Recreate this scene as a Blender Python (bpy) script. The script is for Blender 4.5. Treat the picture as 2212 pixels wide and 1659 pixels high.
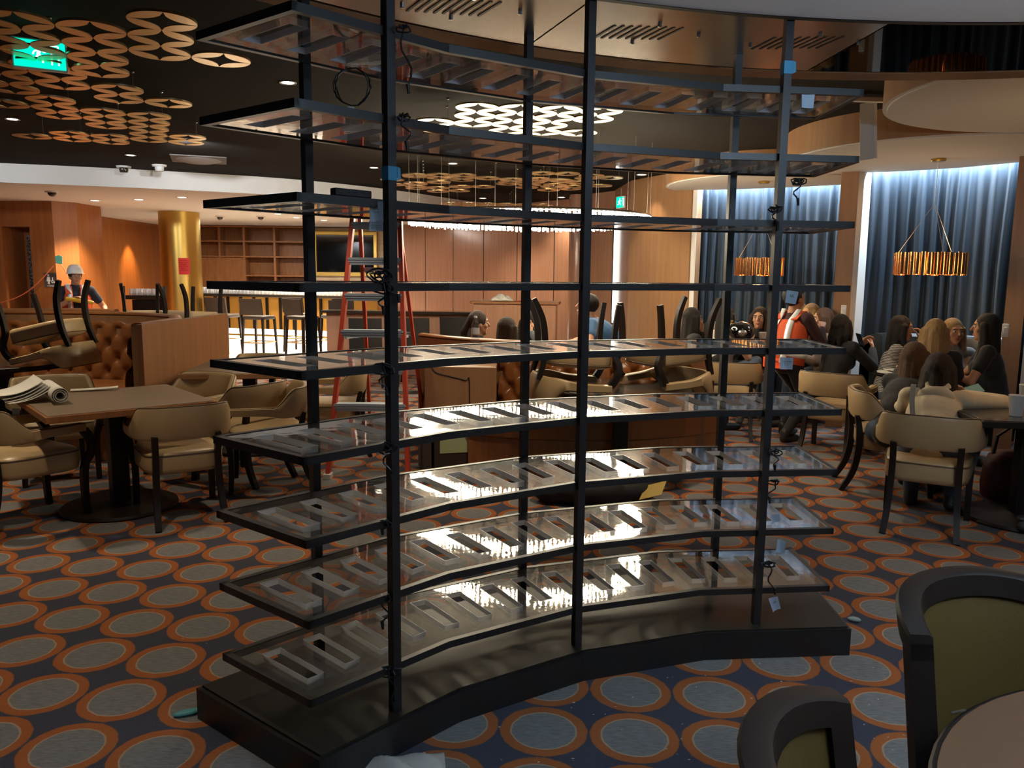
import bpy, bmesh, math, random
import numpy as np
from mathutils import Vector, Matrix

for _o in list(bpy.data.objects):
    bpy.data.objects.remove(_o, do_unlink=True)
SC = bpy.context.scene
COL = SC.collection
PI = math.pi
R = math.radians

# ------------------------------------------------------------------ camera
EYE = Vector((0.0, 0.0, 1.6))
FPX, PITCH, ROLL = 1700.0, 0.1387, 0.0104
_cp, _sp, _cr, _sr = math.cos(PITCH), math.sin(PITCH), math.cos(ROLL), math.sin(ROLL)
FW = Vector((0, _cp, -_sp))
_u0, _r0 = Vector((0, _sp, _cp)), Vector((1, 0, 0))
RT = _cr * _r0 + _sr * _u0
UP = -_sr * _r0 + _cr * _u0
cam = bpy.data.cameras.new('camera')
cam.sensor_width = 36.0
cam.lens = 36.0 * FPX / 2212.0
cam.clip_start = 0.02
camo = bpy.data.objects.new('camera', cam)
COL.objects.link(camo)
camo.matrix_world = Matrix(((RT.x, UP.x, -FW.x, EYE.x), (RT.y, UP.y, -FW.y, EYE.y), (RT.z, UP.z, -FW.z, EYE.z), (0, 0, 0, 1)))
SC.camera = camo


def ray(u, v):
    return RT * ((u - 1106) / FPX) + UP * ((829.5 - v) / FPX) + FW


def at_z(u, v, z):
    d = ray(u, v)
    return EYE + d * ((z - EYE.z) / d.z)


def at_y(u, v, y):
    d = ray(u, v)
    return EYE + d * (y / d.y)


# ------------------------------------------------------------------ world, exposure, lights
world = bpy.data.worlds.new('world')
SC.world = world
world.use_nodes = True
world.node_tree.nodes['Background'].inputs[0].default_value = (0.34, 0.36, 0.46, 1)
world.node_tree.nodes['Background'].inputs[1].default_value = 0.08
SC.view_settings.view_transform = 'Standard'
SC.view_settings.look = 'None'
SC.view_settings.gamma = 1.0
SC.view_settings.use_curve_mapping = False
SC.view_settings.exposure = 0.35
cy = SC.cycles
cy.max_bounces = 7
cy.diffuse_bounces = 3
cy.glossy_bounces = 4
cy.transmission_bounces = 4
cy.transparent_max_bounces = 40
cy.sample_clamp_indirect = 4.0
cy.sample_clamp_direct = 0.0
cy.caustics_reflective = False
cy.caustics_refractive = False
cy.use_denoising = True
cy.use_light_tree = True


def light(kind, name, loc, power, color, size=0.1, direction=(0, 0, -1), size_y=None, spot=None, blend=0.6):
    l = bpy.data.lights.new(name, kind)
    l.energy = power
    l.color = color
    if kind == 'AREA':
        l.size = size
        if size_y:
            l.shape = 'RECTANGLE'
            l.size_y = size_y
        else:
            l.shape = 'DISK'
    else:
        l.shadow_soft_size = size
    if kind == 'SPOT':
        l.spot_size = R(spot or 70)
        l.spot_blend = blend
    o = bpy.data.objects.new(name, l)
    COL.objects.link(o)
    o.location = loc
    o.rotation_euler = Vector(direction).to_track_quat('-Z', 'Y').to_euler()
    return o


WARM = (1.0, 0.80, 0.56)
COOL = (0.68, 0.83, 1.0)

# heights of the room
Z_BLACK, Z_BAR, Z_ALC, Z_RING = 3.15, 2.90, 2.80, 2.58


# ------------------------------------------------------------------ mesh helper
class MB:
    def __init__(self):
        self.v, self.f, self.m = [], [], []

    def add(self, vs, fs, mi=0, M=None):
        n = len(self.v)
        if M is not None:
            vs = [M @ Vector(p) for p in vs]
        self.v += [tuple(p) for p in vs]
        self.f += [tuple(i + n for i in f) for f in fs]
        self.m += [mi] * len(fs)
        return self

    def box(self, c, s, rz=0.0, M=None, mi=0):
        x, y, z = s[0] / 2, s[1] / 2, s[2] / 2
        T = Matrix.Translation(Vector(c)) @ Matrix.Rotation(rz, 4, 'Z')
        if M is not None:
            T = M @ T
        vs = [(-x, -y, -z), (x, -y, -z), (x, y, -z), (-x, y, -z), (-x, -y, z), (x, -y, z), (x, y, z), (-x, y, z)]
        return self.add(vs, [(0, 3, 2, 1), (4, 5, 6, 7), (0, 1, 5, 4), (1, 2, 6, 5), (2, 3, 7, 6), (3, 0, 4, 7)], mi, T)

    def bar(self, a, b, w, d, upv=(0, 0, 1), mi=0, w2=None, d2=None):
        a, b = Vector(a), Vector(b)
        t = (b - a).normalized()
        u = Vector(upv)
        s = t.cross(u)
        if s.length < 1e-5:
            s = t.cross(Vector((0, 1, 0)))
        s.normalize()
        u = s.cross(t)
        w2, d2 = w2 or w, d2 or d
        vs = []
        for p, ww, dd in ((a, w, d), (b, w2, d2)):
            for sx, sy in ((-1, -1), (1, -1), (1, 1), (-1, 1)):
                vs.append(p + s * (sx * ww / 2) + u * (sy * dd / 2))
        return self.add(vs, [(3, 2, 1, 0), (4, 5, 6, 7), (0, 1, 5, 4), (1, 2, 6, 5), (2, 3, 7, 6), (3, 0, 4, 7)], mi)

    def loft(self, rings, closed=True, caps=True, mi=0, loop=False):
        n = len(rings[0])
        vs = [p for r_ in rings for p in r_]
        fs = []
        K = len(rings)
        for k in range(K if loop else K - 1):
            k2 = (k + 1) % K
            for i in range(n if closed else n - 1):
                j = (i + 1) % n
                fs.append((k * n + i, k * n + j, k2 * n + j, k2 * n + i))
        if caps and closed and not loop:
            fs.append(tuple(range(n - 1, -1, -1)))
            fs.append(tuple((K - 1) * n + i for i in range(n)))
        return self.add(vs, fs, mi)

    def tube(self, pts, r, n=8, mi=0, caps=True, loop=False):
        pts = [Vector(p) for p in pts]
        K = len(pts)
        rr = r if isinstance(r, (list, tuple)) else [r] * K
        prev = None
        rings = []
        for k, p in enumerate(pts):
            if loop:
                t = (pts[(k + 1) % K] - pts[k - 1])
            else:
                t = (pts[min(k + 1, K - 1)] - pts[max(k - 1, 0)])
            if t.length < 1e-9:
                t = Vector((0, 0, 1))
            t.normalize()
            if prev is None:
                a = Vector((0, 0, 1)) if abs(t.z) < 0.9 else Vector((1, 0, 0))
                s = t.cross(a).normalized()
            else:
                s = (prev - t * prev.dot(t)).normalized()
            prev = s
            b = t.cross(s)
            rings.append([p + (s * math.cos(2 * PI * i / n) + b * math.sin(2 * PI * i / n)) * rr[k] for i in range(n)])
        return self.loft(rings, True, caps, mi, loop)

    def strip(self, pts, w, d, mi=0):
        """rectangular section swept along pts; w horizontal, d in z-ish/normal"""
        pts = [Vector(p) for p in pts]
        K = len(pts)
        rings = []
        for k, p in enumerate(pts):
            t = (pts[min(k + 1, K - 1)] - pts[max(k - 1, 0)]).normalized()
            s = Vector((1, 0, 0))
            s = (s - t * s.dot(t)).normalized()
            u = t.cross(s)
            ww = w[k] if isinstance(w, (list, tuple)) else w
            dd = d[k] if isinstance(d, (list, tuple)) else d
            rings.append([p + s * a * ww / 2 + u * b * dd / 2 for a, b in ((-1, -1), (1, -1), (1, 1), (-1, 1))])
        return self.loft(rings, True, True, mi)

    def lathe(self, prof, n=24, c=(0, 0, 0), mi=0, M=None, a0=0.0, a1=2 * PI):
        full = abs(a1 - a0 - 2 * PI) < 1e-6
        K = n if full else n + 1
        vs = []
        for r_, z in prof:
            for i in range(K):
                a = a0 + (a1 - a0) * i / n
                vs.append((c[0] + r_ * math.cos(a), c[1] + r_ * math.sin(a), c[2] + z))
        fs = []
        for k in range(len(prof) - 1):
            for i in range(K if full else K - 1):
                j = (i + 1) % K
                fs.append((k * K + i, k * K + j, (k + 1) * K + j, (k + 1) * K + i))
        return self.add(vs, fs, mi, M)

    def cyl(self, a, b, r0, r1=None, n=16, mi=0):
        return self.tube([a, b], [r0, r0 if r1 is None else r1], n, mi)

    def ell(self, c, s, n=16, m=10, M=None, mi=0):
        vs = [(c[0], c[1], c[2] + s[2])]
        for k in range(1, m):
            t = PI * k / m
            for i in range(n):
                a = 2 * PI * i / n
                vs.append((c[0] + s[0] * math.sin(t) * math.cos(a), c[1] + s[1] * math.sin(t) * math.sin(a), c[2] + s[2] * math.cos(t)))
        vs.append((c[0], c[1], c[2] - s[2]))
        fs = []
        for i in range(n):
            j = (i + 1) % n
            fs.append((0, 1 + i, 1 + j))
            for k in range(m - 2):
                fs.append((1 + k * n + i, 1 + (k + 1) * n + i, 1 + (k + 1) * n + j, 1 + k * n + j))
            fs.append((len(vs) - 1, 1 + (m - 2) * n + j, 1 + (m - 2) * n + i))
        return self.add(vs, fs, mi, M)

    def prism(self, poly, z0, z1, mi=0, M=None):
        n = len(poly)
        vs = [(p[0], p[1], z0) for p in poly] + [(p[0], p[1], z1) for p in poly]
        fs = [tuple(range(n - 1, -1, -1)), tuple(range(n, 2 * n))]
        for i in range(n):
            j = (i + 1) % n
            fs.append((i, j, n + j, n + i))
        return self.add(vs, fs, mi, M)

    def grid(self, fn, nu, nv, mi=0):
        vs = [fn(i / nu, j / nv) for j in range(nv + 1) for i in range(nu + 1)]
        fs = [(j * (nu + 1) + i, j * (nu + 1) + i + 1, (j + 1) * (nu + 1) + i + 1, (j + 1) * (nu + 1) + i) for j in range(nv) for i in range(nu)]
        return self.add(vs, fs, mi)

    def mesh(self, name, mats, smooth=False, angle=40, bevel=0.0, seg=2, fix=True):
        me = bpy.data.meshes.new(name)
        me.from_pydata(self.v, [], self.f)
        for m_ in (mats if isinstance(mats, (list, tuple)) else [mats]):
            me.materials.append(m_)
        me.polygons.foreach_set('material_index', self.m)
        if bevel > 0 or fix:
            bm = bmesh.new()
            bm.from_mesh(me)
            if fix:
                bmesh.ops.recalc_face_normals(bm, faces=bm.faces)
            if bevel > 0:
                es = [e for e in bm.edges if len(e.link_faces) == 2 and e.calc_face_angle(0) > R(30)]
                bmesh.ops.bevel(bm, geom=es, offset=bevel, segments=seg, affect='EDGES', profile=0.5, clamp_overlap=True)
            bm.to_mesh(me)
            bm.free()
        if smooth:
            me.polygons.foreach_set('use_smooth', [True] * len(me.polygons))
            if angle:
                try:
                    me.set_sharp_from_angle(angle=R(angle))
                except Exception:
                    pass
        me.update()
        return me

    def obj(self, name, mats, parent=None, smooth=False, angle=40, bevel=0.0, seg=2, fix=True):
        o = bpy.data.objects.new(name, self.mesh(name, mats, smooth, angle, bevel, seg, fix))
        COL.objects.link(o)
        if parent is not None:
            o.parent = parent
        return o


def thing(name, label, cat, loc=(0, 0, 0), rz=0.0, group=None):
    o = bpy.data.objects.new(name, None)
    COL.objects.link(o)
    o.empty_display_size = 0.1
    o.location = loc
    o.rotation_euler = (0, 0, rz)
    tag(o, label, cat, group)
    return o


def tag(o, label, cat, group=None):
    o['label'] = label
    o['category'] = cat
    if group:
        o['group'] = group
    return o


def struct(o):
    o['kind'] = 'structure'
    return o


def dup(root, label=None, group=None, loc=None, rz=None):
    c = root.copy()
    COL.objects.link(c)
    for ch in root.children:
        d = ch.copy()
        COL.objects.link(d)
        d.parent = c
        for g in ch.children:
            e = g.copy()
            COL.objects.link(e)
            e.parent = d
    if loc is not None:
        c.location = loc
    if rz is not None:
        c.rotation_euler = (0, 0, rz)
    if label:
        c['label'] = label
    if group:
        c['group'] = group
    return c


# ------------------------------------------------------------------ materials
def mat(name, color, rough=0.5, metal=0.0, emit=None, estr=0.0, spec=None, coat=0.0, bump=0.0, bscale=60.0, sheen=0.0, vary=0.0, vscale=6.0):
    m_ = bpy.data.materials.new(name)
    m_.use_nodes = True
    nt = m_.node_tree
    b = nt.nodes['Principled BSDF']
    b.inputs['Base Color'].default_value = (*color, 1)
    b.inputs['Roughness'].default_value = rough
    b.inputs['Metallic'].default_value = metal
    if spec is not None:
        b.inputs['Specular IOR Level'].default_value = spec
    if coat:
        b.inputs['Coat Weight'].default_value = coat
        b.inputs['Coat Roughness'].default_value = 0.08
    if sheen:
        b.inputs['Sheen Weight'].default_value = sheen
        b.inputs['Sheen Roughness'].default_value = 0.4
    if emit:
        b.inputs['Emission Color'].default_value = (*emit, 1)
        b.inputs['Emission Strength'].default_value = estr
    tc = None
    if bump or vary:
        tc = nt.nodes.new('ShaderNodeTexCoord')
    if bump:
        n = nt.nodes.new('ShaderNodeTexNoise')
        n.inputs['Scale'].default_value = bscale
        n.inputs['Detail'].default_value = 3
        bp = nt.nodes.new('ShaderNodeBump')
        bp.inputs['Strength'].default_value = bump
        bp.inputs['Distance'].default_value = 0.01
        nt.links.new(tc.outputs['Object'], n.inputs['Vector'])
        nt.links.new(n.outputs['Fac'], bp.inputs['Height'])
        nt.links.new(bp.outputs['Normal'], b.inputs['Normal'])
    if vary:
        n = nt.nodes.new('ShaderNodeTexNoise')
        n.inputs['Scale'].default_value = vscale
        n.inputs['Detail'].default_value = 4
        mx = nt.nodes.new('ShaderNodeMix')
        mx.data_type = 'RGBA'
        mx.inputs[6].default_value = (*[c * (1 - vary) for c in color], 1)
        mx.inputs[7].default_value = (*[min(1, c * (1 + vary)) for c in color], 1)
        nt.links.new(tc.outputs['Object'], n.inputs['Vector'])
        nt.links.new(n.outputs['Fac'], mx.inputs[0])
        nt.links.new(mx.outputs[2], b.inputs['Base Color'])
    return m_


def wood(name, c1, c2, scale=(14, 14, 1.2), rough=0.35, coat=0.0):
    m_ = bpy.data.materials.new(name)
    m_.use_nodes = True
    nt = m_.node_tree
    b = nt.nodes['Principled BSDF']
    b.inputs['Roughness'].default_value = rough
    if coat:
        b.inputs['Coat Weight'].default_value = coat
        b.inputs['Coat Roughness'].default_value = 0.1
    tc = nt.nodes.new('ShaderNodeTexCoord')
    mp = nt.nodes.new('ShaderNodeMapping')
    mp.inputs['Scale'].default_value = scale
    n1 = nt.nodes.new('ShaderNodeTexNoise')
    n1.inputs['Scale'].default_value = 1.0
    n1.inputs['Detail'].default_value = 5
    n2 = nt.nodes.new('ShaderNodeTexNoise')
    n2.inputs['Scale'].default_value = 7.0
    n2.inputs['Detail'].default_value = 2
    ad = nt.nodes.new('ShaderNodeMath')
    ad.operation = 'MULTIPLY_ADD'
    ad.inputs[1].default_value = 0.5
    rp = nt.nodes.new('ShaderNodeValToRGB')
    rp.color_ramp.elements[0].position = 0.45
    rp.color_ramp.elements[1].position = 0.95
    rp.color_ramp.elements[0].color = (*c1, 1)
    rp.color_ramp.elements[1].color = (*c2, 1)
    L = nt.links.new
    L(tc.outputs['Object'], mp.inputs['Vector'])
    L(mp.outputs['Vector'], n1.inputs['Vector'])
    L(mp.outputs['Vector'], n2.inputs['Vector'])
    L(n2.outputs['Fac'], ad.inputs[0])
    L(n1.outputs['Fac'], ad.inputs[2])
    L(ad.outputs[0], rp.inputs['Fac'])
    L(rp.outputs['Color'], b.inputs['Base Color'])
    return m_


def emis(name, color, strength):
    m_ = bpy.data.materials.new(name)
    m_.use_nodes = True
    nt = m_.node_tree
    nt.nodes.clear()
    e = nt.nodes.new('ShaderNodeEmission')
    e.inputs[0].default_value = (*color, 1)
    e.inputs[1].default_value = strength
    o = nt.nodes.new('ShaderNodeOutputMaterial')
    nt.links.new(e.outputs[0], o.inputs[0])
    return m_


def glass_mat(name, tint=(0.86, 0.84, 0.80), ior=1.5, rough=0.012, dust=0.05, dcol=(0.5, 0.46, 0.42), scratch=0.0, haze=0.0):
    """thin clear sheet: see-through with a mirror reflection growing at grazing angles and a film of dust"""
    m_ = bpy.data.materials.new(name)
    m_.use_nodes = True
    nt = m_.node_tree
    nt.nodes.clear()
    L = nt.links.new
    out = nt.nodes.new('ShaderNodeOutputMaterial')
    tr = nt.nodes.new('ShaderNodeBsdfTransparent')
    tr.inputs[0].default_value = (*tint, 1)
    gl = nt.nodes.new('ShaderNodeBsdfGlossy')
    gl.inputs['Roughness'].default_value = rough
    gl.inputs['Color'].default_value = (0.95, 0.95, 0.95, 1)
    fr = nt.nodes.new('ShaderNodeFresnel')
    ge = nt.nodes.new('ShaderNodeNewGeometry')
    io = nt.nodes.new('ShaderNodeMapRange')     # the same reflectance from either side of the sheet
    io.inputs[3].default_value = ior
    io.inputs[4].default_value = 1.0 / ior
    L(ge.outputs['Backfacing'], io.inputs[0])
    L(io.outputs[0], fr.inputs['IOR'])
    df = nt.nodes.new('ShaderNodeBsdfDiffuse')
    df.inputs[0].default_value = (*dcol, 1)
    m1 = nt.nodes.new('ShaderNodeMixShader')
    m2 = nt.nodes.new('ShaderNodeMixShader')
    if dust:
        tc = nt.nodes.new('ShaderNodeTexCoord')
        nz = nt.nodes.new('ShaderNodeTexNoise')
        nz.inputs['Scale'].default_value = 9.0
        nz.inputs['Detail'].default_value = 6
        mr = nt.nodes.new('ShaderNodeMapRange')
        mr.inputs[1].default_value = 0.35
        mr.inputs[2].default_value = 0.75
        mr.inputs[3].default_value = dust * 0.4
        mr.inputs[4].default_value = dust * 1.8
        L(tc.outputs['Object'], nz.inputs['Vector'])
        L(nz.outputs['Fac'], mr.inputs[0])
        L(mr.outputs[0], m1.inputs[0])
    else:
        m1.inputs[0].default_value = 0.0
    L(tr.outputs[0], m1.inputs[1])
    L(df.outputs[0], m1.inputs[2])
    L(fr.outputs[0], m2.inputs[0])
    L(m1.outputs[0], m2.inputs[1])
    if haze:
        gh = nt.nodes.new('ShaderNodeBsdfGlossy')
        gh.inputs['Roughness'].default_value = 0.16
        mh = nt.nodes.new('ShaderNodeMixShader')
        mh.inputs[0].default_value = haze
        L(gl.outputs[0], mh.inputs[1])
        L(gh.outputs[0], mh.inputs[2])
        L(mh.outputs[0], m2.inputs[2])
    else:
        L(gl.outputs[0], m2.inputs[2])
    if scratch:
        tc2 = nt.nodes.new('ShaderNodeTexCoord')
        nb = nt.nodes.new('ShaderNodeTexNoise')
        nb.inputs['Scale'].default_value = 14.0
        nb.inputs['Detail'].default_value = 5
        bp = nt.nodes.new('ShaderNodeBump')
        bp.inputs['Strength'].default_value = scratch
        bp.inputs['Distance'].default_value = 0.002
        L(tc2.outputs['Object'], nb.inputs['Vector'])
        L(nb.outputs['Fac'], bp.inputs['Height'])
        L(bp.outputs[0], gl.inputs['Normal'])
    L(m2.outputs[0], out.inputs[0])
    return m_


M = {}
M['black_metal'] = mat('black_metal', (0.013, 0.012, 0.012), 0.38, 0.0, spec=0.5, vary=0.3)
M['plinth'] = mat('plinth_black', (0.018, 0.015, 0.011), 0.42, 0.0, spec=0.22, vary=0.35, vscale=20)
M['panel'] = glass_mat('clear_panel', ior=1.68, dust=0.13, dcol=(0.44, 0.40, 0.37), scratch=0.12, haze=0.09)
M['panel_edge'] = mat('polished_panel_edge', (0.80, 0.84, 0.88), 0.25, spec=0.8)
_nt = M['panel_edge'].node_tree
_tl = _nt.nodes.new('ShaderNodeBsdfTranslucent')
_tl.inputs[0].default_value = (0.85, 0.89, 0.94, 1)
_mx = _nt.nodes.new('ShaderNodeMixShader')
_mx.inputs[0].default_value = 0.5
_nt.links.new(_nt.nodes['Principled BSDF'].outputs[0], _mx.inputs[1])
_nt.links.new(_tl.outputs[0], _mx.inputs[2])
_nt.links.new(_mx.outputs[0], _nt.nodes['Material Output'].inputs[0])
M['ceil_black'] = mat('ceiling_black', (0.017, 0.0145, 0.012), 0.9, spec=0.08, bump=0.1, bscale=30)
M['ceil_white'] = mat('ceiling_white', (0.84, 0.82, 0.78), 0.8)
M['alc_white'] = mat('alcove_white', (0.50, 0.48, 0.45), 0.8)
M['wood_wall'] = wood('wood_veneer_wall', (0.30, 0.095, 0.022), (0.42, 0.15, 0.040), (18, 18, 1.0), 0.30)
M['wood_gloss'] = wood('wood_veneer_gloss', (0.36, 0.185, 0.115), (0.45, 0.245, 0.16), (18, 18, 1.0), 0.18)
M['wood_tan'] = wood('wood_veneer_tan', (0.27, 0.140, 0.065), (0.35, 0.19, 0.095), (16, 16, 1.0), 0.35)
M['wood_edge'] = wood('wood_table_edge', (0.20, 0.075, 0.022), (0.32, 0.13, 0.04), (20, 20, 3), 0.4)
M['wood_panel'] = wood('wood_end_panel', (0.17, 0.068, 0.024), (0.26, 0.11, 0.042), (16, 16, 1.0), 0.4)
M['wood_dark'] = mat('dark_stained_wood', (0.014, 0.009, 0.007), 0.45, spec=0.28)
M['wood_rim'] = wood('wood_rim', (0.22, 0.10, 0.04), (0.30, 0.15, 0.06), (6, 6, 20), 0.28)
M['vinyl'] = mat('tan_vinyl', (0.44, 0.315, 0.165), 0.36, spec=0.5, bump=0.05, bscale=120)
M['vinyl_pipe'] = mat('brown_piping', (0.10, 0.065, 0.035), 0.5)
M['leather'] = mat('cognac_leather', (0.25, 0.092, 0.026), 0.3, spec=0.5, bump=0.06, bscale=60, vary=0.2)
M['olive'] = mat('olive_upholstery', (0.070, 0.043, 0.010), 0.65, spec=0.2, bump=0.1, bscale=140)
M['table_top'] = mat('taupe_table_top', (0.19, 0.135, 0.09), 0.45, vary=0.12, vscale=60)
M['dark_stone'] = mat('dark_glossy_top', (0.035, 0.028, 0.022), 0.15, spec=0.5, vary=0.3)
M['curtain'] = mat('navy_velvet', (0.008, 0.022, 0.040), 0.6, sheen=0.12)
M['gold'] = mat('brushed_gold', (0.74, 0.56, 0.30), 0.30, 1.0)
M['gold_col'] = mat('brushed_brass', (0.62, 0.42, 0.11), 0.34, 1.0)
M['copper'] = mat('copper_glass', (0.85, 0.42, 0.16), 0.12, 1.0)
M['steel'] = mat('steel', (0.55, 0.55, 0.55), 0.3, 1.0)
M['alum'] = mat('ladder_aluminium', (0.46, 0.54, 0.64), 0.4, 0.3)
M['red_rail'] = mat('red_fibreglass', (0.50, 0.055, 0.025), 0.45)
M['ringmetal'] = mat('ceiling_ring_metal', (0.29, 0.245, 0.18), 0.22, 1.0)
M['ringmirror'] = mat('ceiling_ring_mirror', (0.055, 0.052, 0.050), 0.03, 1.0)
_m = M['ringmirror']
_m.node_tree.nodes.clear()
_g = _m.node_tree.nodes.new('ShaderNodeBsdfGlossy')
_g.inputs['Color'].default_value = (0.075, 0.072, 0.070, 1)
_g.inputs['Roughness'].default_value = 0.03
_m.node_tree.links.new(_g.outputs[0], _m.node_tree.nodes.new('ShaderNodeOutputMaterial').inputs[0])
M['black'] = mat('matt_black', (0.006, 0.006, 0.006), 0.6)
M['black_fabric'] = mat('black_upholstery', (0.012, 0.010, 0.009), 0.7)
M['brown_fabric'] = mat('dark_brown_upholstery', (0.055, 0.042, 0.034), 0.6)
M['dark_leather'] = mat('dark_teal_leather', (0.018, 0.024, 0.026), 0.3)
M['white_paint'] = mat('white_paint', (0.68, 0.66, 0.62), 0.6)
M['paper'] = mat('white_paper', (0.72, 0.70, 0.64), 0.8)
M['tag'] = mat('pale_blue_tag', (0.42, 0.52, 0.62), 0.6)
M['ink'] = mat('printed_ink', (0.02, 0.02, 0.025), 0.7)
M['tape'] = mat('blue_tape', (0.055, 0.30, 0.50), 0.6)
M['red_paper'] = mat('red_paper', (0.75, 0.055, 0.06), 0.7)
M['cable'] = mat('black_cable', (0.008, 0.008, 0.009), 0.45)
M['white_plastic'] = mat('white_plastic', (0.75, 0.75, 0.73), 0.4)
M['clear'] = glass_mat('clear_glass', (0.92, 0.92, 0.92), 1.5, 0.02, 0.0)
M['bar_glass'] = mat('drinking_glass', (0.94, 0.95, 0.96), 0.15, 0.2)
M['wire'] = mat('steel_wire', (0.45, 0.42, 0.36), 0.4, 0.8)
M['warm_lamp'] = emis('warm_lamp', (1.0, 0.86, 0.66), 9.0)
M['front_top'] = mat('brown_table_top', (0.13, 0.065, 0.035), 0.4, vary=0.15, vscale=9)
M['screen'] = mat('tv_screen', (0.004, 0.004, 0.004), 0.08, spec=0.5)
Z_BLACK, Z_BAR, Z_ALC = 2.93, 2.69, 2.69


# ------------------------------------------------------------------ carpet
def carpet():
    m_ = bpy.data.materials.new('ring_carpet')
    m_.use_nodes = True
    nt = m_.node_tree
    b = nt.nodes['Principled BSDF']
    b.inputs['Roughness'].default_value = 0.95
    b.inputs['Specular IOR Level'].default_value = 0.1
    L = nt.links.new

    def math_(op, a, b_=None, c=None):
        n = nt.nodes.new('ShaderNodeMath')
        n.operation = op
        for i, x in enumerate((a, b_, c)):
            if x is None:
                continue
            if isinstance(x, (int, float)):
                n.inputs[i].default_value = x
            else:
                L(x, n.inputs[i])
        return n.outputs[0]

    tc = nt.nodes.new('ShaderNodeTexCoord')
    wob = nt.nodes.new('ShaderNodeTexNoise')
    wob.inputs['Scale'].default_value = 28
    wob.inputs['Detail'].default_value = 2
    L(tc.outputs['Object'], wob.inputs['Vector'])
    o = (-2.589, 4.142)
    e1, e2 = (0.31594, -0.03495), (0.03237, 0.30857)
    det = e1[0] * e2[1] - e1[1] * e2[0]
    g1 = (e2[1] / det, -e2[0] / det)
    g2 = (-e1[1] / det, e1[0] / det)
    sx = nt.nodes.new('ShaderNodeSeparateXYZ')
    L(tc.outputs['Object'], sx.inputs[0])
    x = math_('SUBTRACT', sx.outputs[0], o[0])
    y = math_('SUBTRACT', sx.outputs[1], o[1])
    a = math_('MULTIPLY_ADD', y, g1[1], math_('MULTIPLY', x, g1[0]))
    c = math_('MULTIPLY_ADD', y, g2[1], math_('MULTIPLY', x, g2[0]))
    a = math_('SUBTRACT', a, math_('ROUND', a))
    c = math_('SUBTRACT', c, math_('ROUND', c))
    a = math_('MULTIPLY', a, 0.318)
    c = math_('MULTIPLY', c, 0.318)
    d = math_('SQRT', math_('ADD', math_('MULTIPLY', a, a), math_('MULTIPLY', c, c)))
    d = math_('MULTIPLY_ADD', math_('SUBTRACT', wob.outputs['Fac'], 0.5), 0.010, d)
    # yarn noise
    mp = nt.nodes.new('ShaderNodeMapping')
    mp.inputs['Rotation'].default_value = (0, 0, R(-24))
    mp.inputs['Scale'].default_value = (26, 120, 1)
    yn = nt.nodes.new('ShaderNodeTexNoise')
    yn.inputs['Scale'].default_value = 1.0
    yn.inputs['Detail'].default_value = 4
    L(tc.outputs['Object'], mp.inputs['Vector'])
    L(mp.outputs['Vector'], yn.inputs['Vector'])
    fz = nt.nodes.new('ShaderNodeTexNoise')
    fz.inputs['Scale'].default_value = 260
    fz.inputs['Detail'].default_value = 2
    L(tc.outputs['Object'], fz.inputs['Vector'])

    def mix(f, A, B):
        n = nt.nodes.new('ShaderNodeMix')
        n.data_type = 'RGBA'
        for i, q in ((6, A), (7, B)):
            if isinstance(q, tuple):
                n.inputs[i].default_value = (*q, 1)
            else:
                L(q, n.inputs[i])
        if isinstance(f, float):
            n.inputs[0].default_value = f
        else:
            L(f, n.inputs[0])
        return n.outputs[2]

    def step(e, w=0.0025):
        n = nt.nodes.new('ShaderNodeMapRange')
        n.inputs[1].default_value = e - w
        n.inputs[2].default_value = e + w
        L(d, n.inputs[0])
        return n.outputs[0]
    disc = mix(yn.outputs['Fac'], (0.085, 0.087, 0.088), (0.27, 0.265, 0.26))
    navy = mix(fz.outputs['Fac'], (0.022, 0.023, 0.036), (0.085, 0.088, 0.115))
    oran = mix(fz.outputs['Fac'], (0.235, 0.072, 0.022), (0.40, 0.135, 0.045))
    pale = (0.40, 0.30, 0.21)
    col = mix(step(0.1125, 0.003), disc, pale)
    col = mix(step(0.1175), col, oran)
    col = mix(step(0.1545), col, navy)
    L(col, b.inputs['Base Color'])
    bp = nt.nodes.new('ShaderNodeBump')
    bp.inputs['Strength'].default_value = 0.35
    bp.inputs['Distance'].default_value = 0.006
    L(fz.outputs['Fac'], bp.inputs['Height'])
    L(bp.outputs[0], b.inputs['Normal'])
    return m_


M['carpet'] = carpet()
M['tile'] = mat('pale_floor_tile', (0.55, 0.46, 0.38), 0.35, vary=0.1)
M['bar_glow'] = emis('bar_under_light', (1.0, 0.93, 0.80), 3.2)
M['amber'] = mat('amber_panel', (0.60, 0.33, 0.07), 0.3)

# ------------------------------------------------------------------ floor, ceilings
struct(MB().prism([(-11, -3), (8, -3), (8, 22), (-11, 22)], -0.06, 0.0).obj('floor', M['carpet']))
struct(MB().prism([(-8.4, 13.2), (-4.9, 13.35), (-3.0, 14.6), (-1.9, 16.0), (-2.2, 19.6), (-8.6, 19.6)], 0.0, 0.012).obj('floor_bar', M['tile']))
struct(MB().prism([(-11, -3), (8, -3), (8, 22), (-11, 22)], Z_BLACK, Z_BLACK + 0.1).obj('ceiling', M['ceil_black']))

# white dropped soffit over the bar with a curved front edge
curve = [(-8.8, 9.75), (-7.6, 10.0), (-6.53, 10.27), (-5.45, 10.62), (-4.5, 11.0), (-3.15, 11.75), (-1.92, 13.1), (-0.75, 15.0), (0.35, 15.55), (1.4, 15.8)]


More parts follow.
